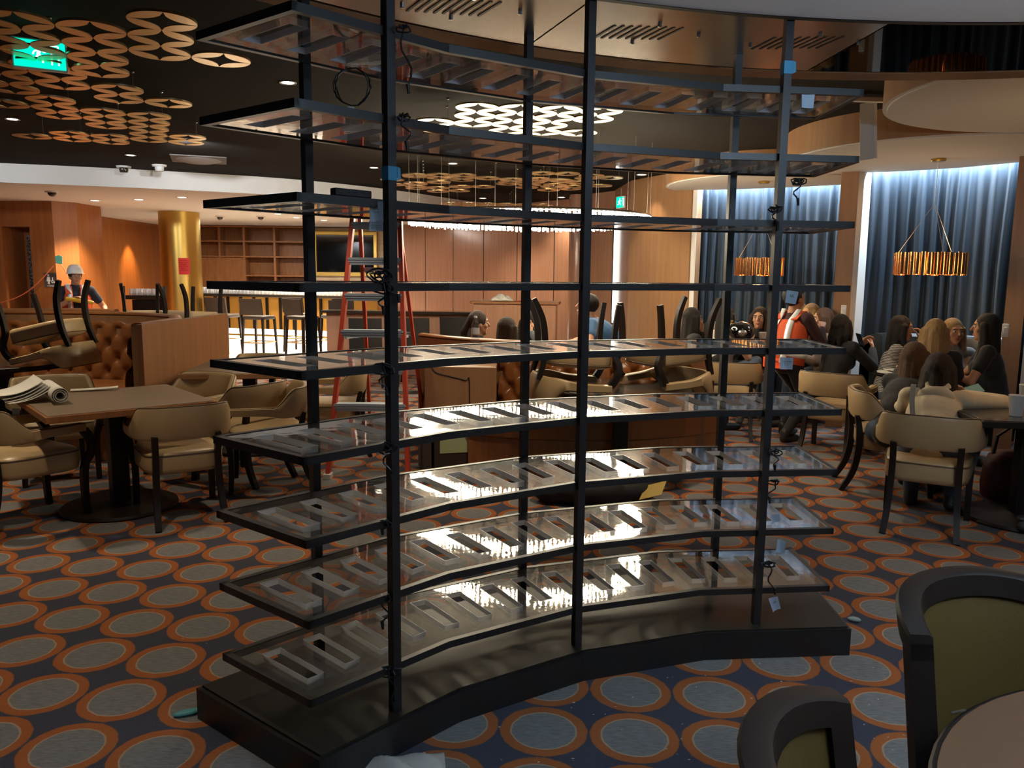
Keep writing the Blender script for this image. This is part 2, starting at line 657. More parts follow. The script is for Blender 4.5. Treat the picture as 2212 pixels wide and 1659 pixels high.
def smooth_curve(P, n=6):
    out = []
    P = [Vector((p[0], p[1], 0)) for p in P]
    for i in range(len(P) - 1):
        p0, p1, p2, p3 = P[max(i - 1, 0)], P[i], P[i + 1], P[min(i + 2, len(P) - 1)]
        for k in range(n):
            t = k / n
            q = 0.5 * ((2 * p1) + (p2 - p0) * t + (2 * p0 - 5 * p1 + 4 * p2 - p3) * t * t + (3 * p1 - p0 - 3 * p2 + p3) * t ** 3)
            out.append((q.x, q.y))
    out.append((P[-1].x, P[-1].y))
    return out


sc_ = smooth_curve(curve)
struct(MB().prism(sc_ + [(1.4, 20.4), (-11, 20.4), (-11, 9.7)], Z_BAR, Z_BLACK).obj('ceiling_bar_soffit', M['ceil_white']))

# ------------------------------------------------------------------ walls
b_ = MB()
b_.prism([(-11, 13.0), (-8.33, 13.02), (-7.45, 12.95), (-7.2, 13.22), (-7.2, 14.0), (-11, 14.0)], 2.28, Z_BAR)          # head over the recess
b_.prism([(-11, 13.0), (-8.33, 13.02), (-8.33, 13.9), (-11, 13.9)], 0, 2.28)
b_.prism([(-7.86, 12.99), (-7.45, 12.95), (-7.2, 13.22), (-7.2, 14.0), (-7.86, 14.0)], 0, 2.28)
b_.prism([(-8.33, 13.6), (-7.86, 13.6), (-7.86, 13.9), (-8.33, 13.9)], 0, 2.28)
struct(b_.obj('wall_restroom', M['wood_wall']))
b_ = MB()
b_.prism([(-8.62, 13.9), (-8.46, 13.9), (-8.53, 19.7), (-8.7, 19.7)], 0, Z_BAR)
for yy in (16.7, 17.9, 19.0):
    b_.box((-8.478 - 0.012 * (yy - 14), yy, 1.3), (0.02, 0.018, 2.6), mi=1)
struct(b_.obj('wall_left', [M['wood_wall'], M['black']]))
struct(MB().prism([(-8.7, 19.55), (-2.62, 19.55), (-2.62, 19.75), (-8.7, 19.75)], 0, Z_BAR).obj('wall_bar', M['wood_gloss']))

# glossy veneer wall behind the booths, in tall panels
wa, wb = Vector((-2.62, 18.4, 0)), Vector((1.15, 14.1, 0))
wd = (wb - wa).normalized()
wn = Vector((wd.y, -wd.x, 0))
b_ = MB()
q0, q1 = wa, wb
b_.prism([(q0.x, q0.y), (q1.x, q1.y), (q1.x - wn.x * 0.2, q1.y - wn.y * 0.2), (q0.x - wn.x * 0.2, q0.y - wn.y * 0.2)], 0, Z_BLACK)
Lw = (wb - wa).length
for k in range(1, 6):
    p = wa + wd * (Lw * k / 5.6)
    b_.bar(p + wn * 0.001, p + wn * 0.001 + Vector((0, 0, Z_BAR)), 0.016, 0.006, (wn.x, wn.y, 0), mi=1)
struct(b_.obj('wall_back', [M['wood_gloss'], M['black']]))
struct(MB().prism([(-2.75, 18.3), (-2.6, 18.3), (-2.6, 19.7), (-2.75, 19.7)], 0, Z_BAR).obj('wall_return', M['wood_gloss']))
struct(MB().cyl((1.08, 13.55, 0), (1.08, 13.55, Z_BLACK), 0.14, n=32).obj('column_veneer', M['wood_gloss'], smooth=True))
struct(MB().prism([(1.1, 13.6), (1.75, 12.6), (1.9, 12.7), (1.25, 13.7)], 0, Z_BLACK).obj('wall_niche', M['wood_gloss']))
# veneer wall running to the first alcove
b_ = MB()
b_.prism([(1.66, 11.44), (1.97, 10.75), (2.26, 10.24), (2.42, 10.34), (2.1, 10.9), (1.78, 11.52)], 0, Z_BLACK)
struct(b_.obj('wall_right', M['wood_tan']))
struct(MB().prism([(1.78, 11.52), (1.66, 11.44), (1.60, 12.75), (1.75, 12.75)], 0, Z_BLACK).obj('wall_lobby', M['wood_gloss']))

# ------------------------------------------------------------------ alcoves on the right
posts = []


def post(x, y, rz, w=0.17, d=0.14, name='trim_1'):
    return struct(MB().box((0, 0, Z_ALC / 2), (w, d, Z_ALC)).obj(name, M['wood_tan']))


o = post(0, 0, 0, name='trim_1'); o.location = (3.50, 8.42, 0); o.rotation_euler = (0, 0, R(-22))
o = post(0, 0, 0, w=0.15, d=0.30, name='trim_2'); o.location = (4.62, 7.28, 0); o.rotation_euler = (0, 0, R(-32))
# side walls of the alcoves (painted)
struct(MB().prism([(3.575, 8.40), (3.63, 8.375), (3.78, 8.52), (3.72, 8.56)], 0, Z_ALC).obj('wall_alcove_left', M['white_paint']))
struct(MB().prism([(2.24, 10.28), (2.33, 10.22), (2.42, 10.55), (2.33, 10.6)], 0, Z_ALC).obj('wall_alcove_far', M['white_paint']))
struct(MB().prism([(3.5, 8.48), (3.56, 8.5), (4.15, 9.75), (4.05, 9.78)], 0, Z_ALC).obj('wall_alcove_middle', M['wood_tan']))
struct(MB().prism([(4.70, 7.22), (4.78, 7.17), (4.98, 7.40), (4.90, 7.45)], 0, Z_ALC).obj('wall_alcove_right', M['white_paint']))
# outer wall behind all the curtains
struct(MB().prism([(2.2, 10.9), (4.2, 10.05), (4.4, 8.9), (5.4, 8.0), (6.4, 6.4), (6.6, 6.5), (5.55, 8.2), (4.55, 9.1), (4.35, 10.2), (2.3, 11.1)], 0, Z_BLACK).obj('wall_outer', M['black']))
# alcove ceiling behind the discs
CF = [(2.28, 10.27), (2.74, 10.16), (3.33, 9.88), (3.92, 9.48)]      # front lips of the light coves over the curtains
CM = [(3.69, 8.41), (4.03, 8.27), (4.41, 7.99), (4.82, 7.47)]
CR = [(4.88, 7.24), (5.13, 6.84), (5.48, 6.14), (5.78, 5.45)]
for nm, pl in (('far', CF + [(3.62, 8.6), (3.45, 8.4), (2.25, 9.9)]), ('middle', CM + [(4.62, 7.22), (3.9, 6.9), (3.55, 8.38)]), ('right', CR + [(4.8, 5.0), (4.5, 6.8), (4.65, 7.2)])):
    struct(MB().prism(pl, Z_ALC + 0.004, Z_ALC + 0.05).obj('ceiling_alcove_' + nm, M['alc_white']))


def drum(x, y, r, name, cut=None):
    # a round drop whose far side stops at the lip of the curtain's light cove
    def rad(a):
        d = Vector((math.cos(a), math.sin(a)))
        best = r
        for p, q in zip(cut[:-1], cut[1:]) if cut else ():
            p, q = Vector(p) - Vector((x, y)), Vector(q) - Vector((x, y))
            e = q - p
            den = d.x * e.y - d.y * e.x
            if abs(den) < 1e-9:
                continue
            t = (p.x * e.y - p.y * e.x) / den
            s = (p.x * d.y - p.y * d.x) / den
            if t > 0 and -.25 <= s <= 1.25:
                best = min(best, t)
        return best
    N = 180
    ang = [2 * PI * i / N for i in range(N)]
    rr = [rad(a) for a in ang]
    b = MB()
    b.loft([[(q * math.cos(a), q * math.sin(a), z) for a, q in zip(ang, rr)] for z in (0, Z_BLACK - Z_ALC)], caps=False)
    o = b.obj(name, M['wood_tan'], smooth=True, angle=50)
    o.location = (x, y, Z_ALC)
    struct(o)
    b = MB()
    b.loft([[((q - o_) * math.cos(a), (q - o_) * math.sin(a), z) for a, q in zip(ang, rr)] for o_, z in ((0, 0), (.025, 0), (.03, -.008))], caps=False)
    b.add([((q - .03) * math.cos(a), (q - .03) * math.sin(a), -.008) for a, q in zip(ang, rr)], [tuple(range(N))])
    q = b.obj('trim_disc', M['alc_white'], o, smooth=True, angle=30)
    struct(q)
    return o


drum(3.06, 9.70, 1.22, 'ceiling_drum_far', CF)
drum(3.84, 7.40, 1.30, 'ceiling_drum_middle', CM)
drum(3.55, 4.85, 1.25, 'ceiling_drum_near')
struct(MB().prism([(0, 0), (0.75, 0.05), (0.75, 0.12), (0, 0.03)], 0, 0.03).obj('trim_strip', M['white_paint'])).location = (2.35, 5.98, 2.88)

# ------------------------------------------------------------------ ceiling ring above the display unit
OC, ORAD = (1.692, 0.311), 3.64
IC, IRAD = (1.645, -0.932), 4.10


def yo(x, c, r):
    return c[1] + math.sqrt(max(r * r - (x - c[0]) ** 2, 0))


bm_ = MB()
seam = [-1.72, -1.02, 0.06, 1.40, 2.9, 4.6]
slants = [.22, .22, .24, .06, -.1, -.2]
slot_mi = 2
xs_all = []
for k in range(len(seam) - 1):
    x0, x1 = seam[k] + (0.004 if k else 0), seam[k + 1] - 0.004
    n = 14
    mi = 1 if k >= 3 else 0
    for i in range(n):
        a0, a1 = x0 + (x1 - x0) * i / n, x0 + (x1 - x0) * (i + 1) / n
        pts = []
        for xx in (a0, a1):
            xi = xx + slants[k] + (slants[k + 1] - slants[k]) * (xx - x0) / (x1 - x0)
            pts.append(((xi, yo(xi, IC, IRAD) - 0.02), (xx, yo(xx, OC, ORAD))))
        (i0, o0), (i1, o1) = pts
        bm_.add([(i0[0], i0[1], Z_RING), (i1[0], i1[1], Z_RING), (o1[0], o1[1], Z_RING), (o0[0], o0[1], Z_RING),
                 (o1[0], o1[1], Z_RING + 0.02), (o0[0], o0[1], Z_RING + 0.02)], [(0, 1, 2, 3), (3, 2, 4, 5)], mi)
ringo = struct(bm_.obj('ceiling_ring', [M['ringmetal'], M['ringmirror']], fix=False))
# raised white dish inside the ring, its dark lip, and the ring's rim and drum wall
bm_ = MB()
n = 48
xs = [-2.0 + 7.4 * i / n for i in range(n + 1)]
for i in range(n):
    a0, a1 = xs[i], xs[i + 1]
    p0, p1 = (a0, yo(a0, IC, IRAD)), (a1, yo(a1, IC, IRAD))
    bm_.add([(a0, -3, Z_RING - 0.01), (a1, -3, Z_RING - 0.01), (p1[0], p1[1], Z_RING - 0.01), (p0[0], p0[1], Z_RING - 0.01)], [(0, 1, 2, 3)], 0)
    bm_.add([(p0[0], p0[1], Z_RING - 0.012), (p1[0], p1[1], Z_RING - 0.012), (p1[0], p1[1] + 0.03, Z_RING - 0.012), (p0[0], p0[1] + 0.03, Z_RING - 0.012), (p0[0], p0[1] + 0.03, Z_RING + 0.02), (p1[0], p1[1] + 0.03, Z_RING + 0.02)], [(0, 1, 2, 3), (3, 2, 5, 4)], 1)
struct(bm_.obj('ceiling_ring_dish', [M['ceil_white'], M['black']], fix=False))
bm_ = MB()
angs = [R(20) + R(165) * i / 90 for i in range(91)]
prof = [(ORAD + 0.02, Z_RING + 0.03), (ORAD + 0.035, Z_RING + 0.0), (ORAD + 0.12, Z_RING - 0.012), (ORAD + 0.14, Z_RING + 0.01), (ORAD + 0.14, Z_RING + 0.06), (ORAD + 0.05, Z_RING + 0.10), (ORAD + 0.05, Z_BLACK)]
rows = [[(OC[0] + r_ * math.cos(a), OC[1] + r_ * math.sin(a), z) for a in angs] for r_, z in prof]
bm_.loft(rows, closed=False, caps=False)
struct(bm_.obj('trim_ring_rim', M['wood_rim'], smooth=True, angle=35))
# louvred vents in the ring's panels
for cx, cy_, rz, mk in ((-0.20, 3.09, R(10), 'metal'), (0.53, 3.38, R(3), 'metal'), (1.22, 3.49, R(-5), 'mirror')):
    th = thing('ceiling_vent', {-0.20: 'slotted vent in the brass-coloured ceiling ring, left of the centre post', 0.53: 'slotted vent in the brass-coloured ceiling ring, right of the centre post', 1.22: 'slotted vent in the dark mirror part of the ceiling ring behind the right post'}[cx], 'vent', (cx, cy_, Z_RING), rz, 'vents of the ceiling ring')
    b = MB()
    for k in range(9):
        b.bar((-0.14 + k * 0.034, -0.085, -0.001), (-0.20 + k * 0.034, 0.085, -0.001), 0.010, 0.002)
    b.obj('slots', M['black'], th)
    for sx, sy in ((-0.22, 0.02), (0.22, 0.0), (0.03, -0.12), (-0.03, 0.12)):
        MB().lathe([(0.0, -0.012), (0.008, -0.010), (0.008, 0.0)], 8, (sx, sy, 0)).obj('screw', M['steel'], th, smooth=True)
# ------------------------------------------------------------------ curved display unit
UC = Vector((1.354, 0.744, 0))
KINK = [142.0, 128.9, 115.75, 102.6, 89.4]
RF, RB = 2.50, 2.985
ZS = [2.339 - 0.257 * k for k in range(9)]


def arcp(th, r, z=0.0, kinks=KINK):
    for k in range(4):
        if th >= kinks[k + 1] or k == 3:
            a, b = kinks[k], kinks[k + 1]
            t = (a - th) / (a - b)
            da = Vector((math.cos(R(a)), math.sin(R(a)), 0))
            db = Vector((math.cos(R(b)), math.sin(R(b)), 0))
            p = UC + (da * (1 - t) + db * t) * r
            return Vector((p.x, p.y, z))


unit = thing('display_shelf', 'tall curved black metal display shelf with nine clear slotted shelves on a black plinth', 'display shelf', arcp(115.75, 2.75))
UI = Matrix.Translation(-arcp(115.75, 2.75))


def upart(b, name, mats, parent=unit, **kw):
    b.v = [tuple(Vector(p) - arcp(115.75, 2.75)) for p in b.v]
    return b.obj(name, mats, parent, **kw)


# plinth
KB = [142.5, 128.9, 115.75, 102.6, 87.6]
b = MB()
pf = [arcp(t, 2.435, 0, KB) for t in KB]
pb = [arcp(t, 3.12, 0, KB) for t in KB]
b.prism([(p.x, p.y) for p in pf] + [(p.x, p.y) for p in reversed(pb)], 0.0, 0.118)
upart(b, 'plinth', M['black_metal'])
b = MB()
pf = [arcp(t, 2.445, 0, KB) for t in [142.2] + KB[1:4] + [87.9]]
pb = [arcp(t, 3.11, 0, KB) for t in [142.2] + KB[1:4] + [87.9]]
b.prism([(p.x, p.y) for p in pf] + [(p.x, p.y) for p in reversed(pb)], 0.118, 0.126)
upart(b, 'plinth_top', M['plinth'])
# posts
for th in (134.6, 115.75, 96.9):
    for r_ in (RF - 0.004, RB + 0.004):
        p = arcp(th, r_)
        b = MB().box((0, 0, 0), (0.031, 0.031, Z_RING - 0.126))
        o = b.obj('post', M['black_metal'], unit)
        o.location = p - arcp(115.75, 2.75) + Vector((0, 0, (Z_RING + 0.126) / 2))
        o.rotation_euler = (0, 0, R(th - 90))
# shelves
SLOTS = [139.6 - 3.173 * i for i in range(16)]
HW = 0.66
R0, R1 = 2.626, 2.884
ths = [KINK[0]]
for s in SLOTS:
    ths += [s + HW, s - HW]
ths.append(KINK[4])
for k in KINK[1:4]:
    ths.append(k)
ths = sorted(ths, reverse=True)
slotset = {round(s + HW, 3) for s in SLOTS}
FH = 0.026


def frame_mesh():
    b = MB()
    w = 0.022
    for k in range(4):
        for r0, r1 in ((RF, RF + w), (RB - w, RB)):
            q = [arcp(KINK[k], r0), arcp(KINK[k + 1], r0), arcp(KINK[k + 1], r1), arcp(KINK[k], r1)]
            b.prism([(p.x, p.y) for p in q], -FH, 0.0)
    for th, s in ((KINK[0], -1), (KINK[4], 1)):
        dth = s * 0.46
        q = [arcp(th, RF), arcp(th, RB), arcp(th + dth, RB), arcp(th + dth, RF)]
        b.prism([(p.x, p.y) for p in q], -FH, 0.0)
    b.v = [tuple(Vector(p) - arcp(115.75, 2.75)) for p in b.v]
    return b.mesh('shelf_frame', M['black_metal'])


def panel_mesh():
    b = MB()
    rs = [RF + 0.012, R0, R1, RB - 0.012]
    zt, zb = -0.002, -0.022
    P = lambda th, r, z: tuple(arcp(th, r, z) - arcp(115.75, 2.75))
    for i in range(len(ths) - 1):
        a, c = ths[i], ths[i + 1]
        isslot = round(a, 3) in slotset
        for j in range(3):
            if isslot and j == 1:
                for z0, z1 in ((zb, zt),):
                    cs = [(a, rs[1]), (c, rs[1]), (c, rs[2]), (a, rs[2])]
                    for q in range(4):
                        p, p2 = cs[q], cs[(q + 1) % 4]
                        b.add([P(*p, z0), P(*p2, z0), P(*p2, z1), P(*p, z1)], [(0, 1, 2, 3)], 1)
                continue
            for z in (zt, zb):
                b.add([P(a, rs[j], z), P(c, rs[j], z), P(c, rs[j + 1], z), P(a, rs[j + 1], z)], [(0, 1, 2, 3) if z == zb else (3, 2, 1, 0)], 0)
        for r_ in (rs[0], rs[3]):
            b.add([P(a, r_, zb), P(c, r_, zb), P(c, r_, zt), P(a, r_, zt)], [(0, 1, 2, 3)], 1)
    # narrow polished rims round every slot
    for s in SLOTS:
        for (ta, tb, ra, rb) in ((s + HW, s + HW + 0.05, R0 - 0.002, R1 + 0.002), (s - HW - 0.05, s - HW, R0 - 0.002, R1 + 0.002), (s - HW, s + HW, R0 - 0.0025, R0), (s - HW, s + HW, R1, R1 + 0.0025)):
            for z in (zt + 0.0006, zb - 0.0006):
                b.add([P(tb, ra, z), P(ta, ra, z), P(ta, rb, z), P(tb, rb, z)], [(0, 1, 2, 3)], 1)
    return b.mesh('panel', [M['panel'], M['panel_edge']], fix=False)


fm, pm = frame_mesh(), panel_mesh()
for k, z in enumerate(ZS):
    f = bpy.data.objects.new('shelf', fm)
    COL.objects.link(f)
    f.parent = unit
    f.location = (0, 0, z)
    p = bpy.data.objects.new('panel', pm)
    COL.objects.link(p)
    p.parent = f
    p['label'] = 'clear slotted panel'

# ------------------------------------------------------------------ cables, tags and tape on the unit
rng = random.Random(7)


def cable(name, label, top, drop=0.14, loops=2, plug=True, sway=(0, 0), cat='cable', seedv=0, size=0.042):
    """a tied coil of thin cable hanging from `top`, with a small plug at its end"""
    rg = random.Random(seedv)
    t = thing(name, label, cat, top, 0, 'cables tied to the display shelf')
    pts = []
    for i in range(loops * 10 + 1):
        a = 2 * PI * i / 10
        rr = size * (0.7 + 0.3 * math.sin(a * 0.31 + seedv))
        pts.append((rr * math.sin(a) + rg.uniform(-.004, .004), rg.uniform(-.008, .008), rr * 0.5 * math.cos(a) - size * 0.35 + rg.uniform(-.004, .004)))
    for i in range(1, 7):
        f = i / 6
        pts.append((sway[0] * f + 0.012 * math.sin(f * 7 + seedv), sway[1] * f, -size * 0.6 - drop * f))
    MB().tube(pts, 0.0031, 6).obj('cord', M['cable'], t, smooth=True)
    MB().tube([(-0.014, 0, -0.004), (0.0, 0.004, -0.008), (0.014, 0, -0.002)], 0.006, 6).obj('tie', M['cable'], t, smooth=True)
    if plug:
        e = Vector(pts[-1])
        MB().cyl(e + Vector((0, 0, .004)), e + Vector((0.003, 0, -0.024)), 0.0065, 0.0045, 8).obj('plug', M['black'], t, smooth=True)
    return t


LP, RP = arcp(134.6, RF - 0.03), arcp(96.9, RF - 0.03)
ORD = ['top', 'second', 'third', 'fourth', 'fifth', 'sixth', 'seventh', 'eighth', 'lowest']
for k, dx, dr, lp, sw in ((0, .03, .15, 1, .02), (1, .03, .06, 1, .02), (3, -.04, .05, 1, -.005), (4, -.045, .05, 2, 0), (5, -.04, .08, 2, .012), (6, -.05, .0, 2, 0), (7, -.045, .07, 1, 0), (8, -.035, .10, 2, .02)):
    p = LP + Vector((dx, 0.0, ZS[k] - 0.0))
    cable('power_cable', 'black cable coil tied to the left front post at the %s shelf' % ORD[k], p, dr, lp, True, (sw, 0), seedv=k + 3)
cable('power_cable', 'black cable bundle dangling below the third shelf before the ladder', LP + Vector((-.05, -0.004, ZS[2] - 0.22)), 0.05, 3, True, (0.055, 0), seedv=31, size=0.04)
for k, dx, dz, dr, lp, sw in ((1, .06, -.10, .06, 3, -.01), (2, -.03, .05, .05, 2, .01), (5, .03, -.16, .05, 2, .01), (6, .035, -.03, .06, 1, -.02), (7, .03, -.13, .10, 2, .02)):
    p = RP + Vector((dx, 0.0, ZS[k] + dz))
    cable('power_cable', 'black cable coil hanging at the right front post below the %s shelf' % ORD[k], p, dr, lp, True, (sw, 0), seedv=k + 50, size=0.03)
# loose loop of cable under the top shelf
t = thing('power_cable', 'large loose loop of black cable with a white connector under the top shelf', 'cable', at_y(760, 150, 2.72), 0, 'cables tied to the display shelf')
pts = []
for i in range(46):
    a = 2 * PI * i / 15
    pts.append(((0.058 + .006 * math.sin(i)) * math.cos(a), 0.01 * math.sin(i * 1.7), -0.055 + 0.06 * math.sin(a)))
MB().tube(pts, 0.0022, 6).obj('cord', M['cable'], t, smooth=True)
MB().box((-0.005, 0, -0.135), (0.022, 0.010, 0.034)).obj('connector', M['white_plastic'], t, bevel=0.003)


def text_mb(s, size, align='CENTER'):
    cu = bpy.data.curves.new('t', 'FONT')
    cu.body = s
    cu.size = size
    cu.align_x = align
    cu.align_y = 'CENTER'
    cu.space_line = 0.95
    o = bpy.data.objects.new('t', cu)
    COL.objects.link(o)
    bpy.context.view_layer.update()
    me = bpy.data.meshes.new_from_object(o.evaluated_get(bpy.context.evaluated_depsgraph_get()))
    bpy.data.objects.remove(o)
    return me


def text_part(s, size, parent, loc, rot, m_, name='lettering', align='CENTER'):
    me = text_mb(s, size, align)
    me.materials.clear()
    me.materials.append(m_)
    o = bpy.data.objects.new(name, me)
    COL.objects.link(o)
    o.parent = parent
    o.location = loc
    o.rotation_euler = rot
    return o


def papertag(label, loc, w, h, rz=0.0, ry=0.0, lines=None, m_='tag', name='paper_tag', group='white tags hanging from the display shelf', cat='tag'):
    t = thing(name, label, cat, loc, rz, group)
    t.rotation_euler = (0, ry, rz)
    b = MB()
    b.grid(lambda u, v: ((u - .5) * w, 0.006 * math.sin(u * 3 + v), (v - 1) * h), 6, 4)
    o = b.obj('sheet', M[m_], t, fix=False)
    md = o.modifiers.new('s', 'SOLIDIFY')
    md.thickness = 0.0006
    md.offset = 1
    if lines:
        y = -0.012
        for s_, sz in lines:
            text_part(s_, sz, t, (0, -0.0045, y - sz / 2), (R(90), 0, 0), M['ink'])
            y -= sz * 1.15
    return t


papertag('white printed label hanging beside the left front post above the fourth shelf', LP + Vector((-.055, -0.012, 1.818)), 0.042, 0.062, 0, 0, [('UL', 0.016), ('LISTED', 0.006)])
papertag('lower white printed label hanging below another at the left front post', LP + Vector((-.057, -0.010, 1.760)), 0.044, 0.032, 0, 0, [('LED Light Bar', 0.0065), ('CAUTION: indoor use only', 0.003), ('12V DC   24W   class 2', 0.003)])
papertag('pale tag hanging at the right front post between top and second shelf', RP + Vector((.075, -0.01, 2.30)), 0.05, 0.05, R(12), 0, [('', 0.01)])
papertag('pale tag with black mark at the right front post under the fourth shelf', RP + Vector((.06, -0.01, 1.545)), 0.045, 0.05, R(5), R(8), [('UL', 0.016)])
papertag('pale tag on a cord at the right front post under the fifth shelf', RP + Vector((.052, -0.01, 1.277)), 0.05, 0.048, R(-4), 0, [('CAUTION', 0.008), ('indoor use only', 0.004), ('12V DC', 0.005)])
papertag('crumpled pale tag at the right front post between seventh and eighth shelf', RP + Vector((.042, -0.012, 0.62)), 0.035, 0.035, R(15), R(-12), None)
papertag('clear bluish tag at the right front post over the lowest shelf', RP + Vector((.075, -0.012, 0.51)), 0.034, 0.055, R(-8), R(5), None)
papertag('torn white tag lying against the right front post above the plinth', RP + Vector((.05, -0.02, 0.262)), 0.038, 0.062, R(10), R(-20), [('UL', 0.014)])
for lab, p, s in (('blue tape wrapped round the left front post above the third shelf', arcp(134.6, RF - 0.004, 1.905), (0.034, 0.034, 0.042)),
                  ('blue tape wrapped round the right front post above the top shelf', arcp(96.9, RF - 0.004, 2.405), (0.035, 0.035, 0.048))):
    o = MB().box((0, 0, 0), s).add([(s[0] / 2, -s[1] / 2 - .001, -s[2] / 2), (s[0] / 2 + .012, -s[1] / 2 - .003, -s[2] / 2 + .006), (s[0] / 2 + .010, -s[1] / 2 - .003, s[2] / 2 - .004), (s[0] / 2, -s[1] / 2 - .001, s[2] / 2)], [(0, 1, 2, 3)]).obj('masking_tape', M['tape'], fix=False)
    o.location = p
    o.rotation_euler = (0, 0, R(134.6 - 90) if 'left' in lab else R(6.9))
    tag(o, lab, 'tape')
o = MB().box((0, 0, 0), (0.13, 0.03, 0.022)).obj('light_driver', M['black'], bevel=0.003)
o.location = arcp(137.6, RF + 0.012, ZS[2] + 0.0112)
o.rotation_euler = (0, 0, R(136 - 90))
tag(o, 'flat black driver box lying on the third shelf left of the blue tape', 'power supply')
# ------------------------------------------------------------------ tan armchairs
def cat_rom(P, n):
    out = []
    P = [Vector(p) for p in P]
    for i in range(len(P) - 1):
        p0, p1, p2, p3 = P[max(i - 1, 0)], P[i], P[i + 1], P[min(i + 2, len(P) - 1)]
        for k in range(n):
            t = k / n
            out.append(0.5 * ((2 * p1) + (p2 - p0) * t + (2 * p0 - 5 * p1 + 4 * p2 - p3) * t * t + (3 * p1 - p0 - 3 * p2 + p3) * t ** 3))
    out.append(P[-1])
    return out


def sstep(a, b, x):
    t = min(1, max(0, (x - a) / (b - a)))
    return t * t * (3 - 2 * t)


def superring(w, d, z, e=4.0, n=28, cx=0.0, cy=0.0, front=0.0):
    out = []
    for i in range(n):
        a = 2 * PI * i / n
        c, s = math.cos(a), math.sin(a)
        x = math.copysign(abs(c) ** (2 / e), c) * w / 2
        y = math.copysign(abs(s) ** (2 / e), s) * d / 2
        x *= 1 + front * y / d
        out.append((cx + x, cy + y, z))
    return out


def make_armchair(label):
    t = thing('dining_armchair', label, 'chair')
    b = MB()
    b.loft([superring(.50 * k, .50 * k, z, 5, 32, 0, -0.01, .12) for z, k in ((.325, .93), (.335, .98), (.36, 1.0), (.435, 1.0), (.452, .985), (.462, .95), (.476, .8), (.484, .5), (.486, .15))])
    seat = b.obj('seat', M['vinyl'], t, smooth=True, angle=60)
    b = MB()
    b.tube(superring(.502, .502, .448, 5, 40, 0, -0.01, .12), 0.0045, 6, loop=True)
    b.obj('piping', M['vinyl_pipe'], seat, smooth=True)
    # wrap-round back and arms
    half = cat_rom([(0, -.295, 0), (.13, -.285, 0), (.235, -.225, 0), (.285, -.11, 0), (.290, .04, 0), (.268, .225, 0)], 8)
    plan = [Vector((-p.x, p.y, 0)) for p in reversed(half[1:])] + half
    K = len(plan)
    rings, edge = [], []
    for k, p in enumerate(plan):
        s = abs(k - (K - 1) / 2) / ((K - 1) / 2)
        tn = (plan[min(k + 1, K - 1)] - plan[max(k - 1, 0)]).normalized()
        nrm = Vector((tn.y, -tn.x, 0))          # outward
        top = .768 - .128 * sstep(.40, .64, s) - .01 * s
        bot = .552 + .024 * sstep(.5, .8, s)
        th = .048 + .018 * sstep(.55, .85, s)
        lean = .10 * (1 - sstep(.35, .6, s))
        ring = []
        for a, zz in ((-.5, .12), (-.5, .88), (-.32, .985), (0, 1.0), (.32, .985), (.5, .90), (.5, .10), (.3, 0), (-.3, 0)):
            z = bot + (top - bot) * zz
            q = p + nrm * (a * th + (z - .6) * lean)
            ring.append((q.x, q.y, z))
        rings.append(ring)
        q = p + nrm * (.30 * th + (top - .6) * lean)
        edge.append((q.x, q.y, top - 0.002))
    b = MB()
    b.loft(rings)
    back = b.obj('backrest', M['vinyl'], t, smooth=True, angle=55)
    MB().tube(edge, 0.0045, 6).obj('piping', M['vinyl_pipe'], back, smooth=True)
    for s in (-1, 1):
        b = MB()
        pts = cat_rom([(s * .245, .235, 0), (s * .243, .225, .16), (s * .245, .232, .34), (s * .262, .275, .44), (s * .272, .262, .52), (s * .266, .225, .585)], 5)
        b.strip(pts, [.036 + .012 * i / (len(pts) - 1) for i in range(len(pts))], [.034 + .014 * i / (len(pts) - 1) for i in range(len(pts))])
        b.obj('leg', M['wood_dark'], t, smooth=True, angle=40)
        b = MB()
        pts = cat_rom([(s * .205, -.375, 0), (s * .195, -.30, .14), (s * .188, -.268, .30), (s * .186, -.268, .46), (s * .188, -.290, .58)], 5)
        b.strip(pts, .036, [.034 + .012 * math.sin(PI * i / (len(pts) - 1)) for i in range(len(pts))])
        b.obj('leg', M['wood_dark'], t, smooth=True, angle=40)
    return t


_ch = []


def chair(label, x, y, rz, group='tan armchairs', z=0.0, flip=None):
    if not _ch:
        _ch.append(make_armchair(label))
        c = _ch[0]
    else:
        c = dup(_ch[0], label)
    c['group'] = group
    if flip is None:
        c.location = (x, y, z)
        c.rotation_euler = (0, 0, R(rz))
    else:
        # upside down, resting on the back's top edge and the arms
        A = Matrix.Rotation(R(rz), 4, 'Z') @ Matrix.Rotation(R(flip), 4, 'X') @ Matrix.Rotation(PI, 4, 'Y')
        c.matrix_world = Matrix.Translation((x, y, z)) @ A
    return c


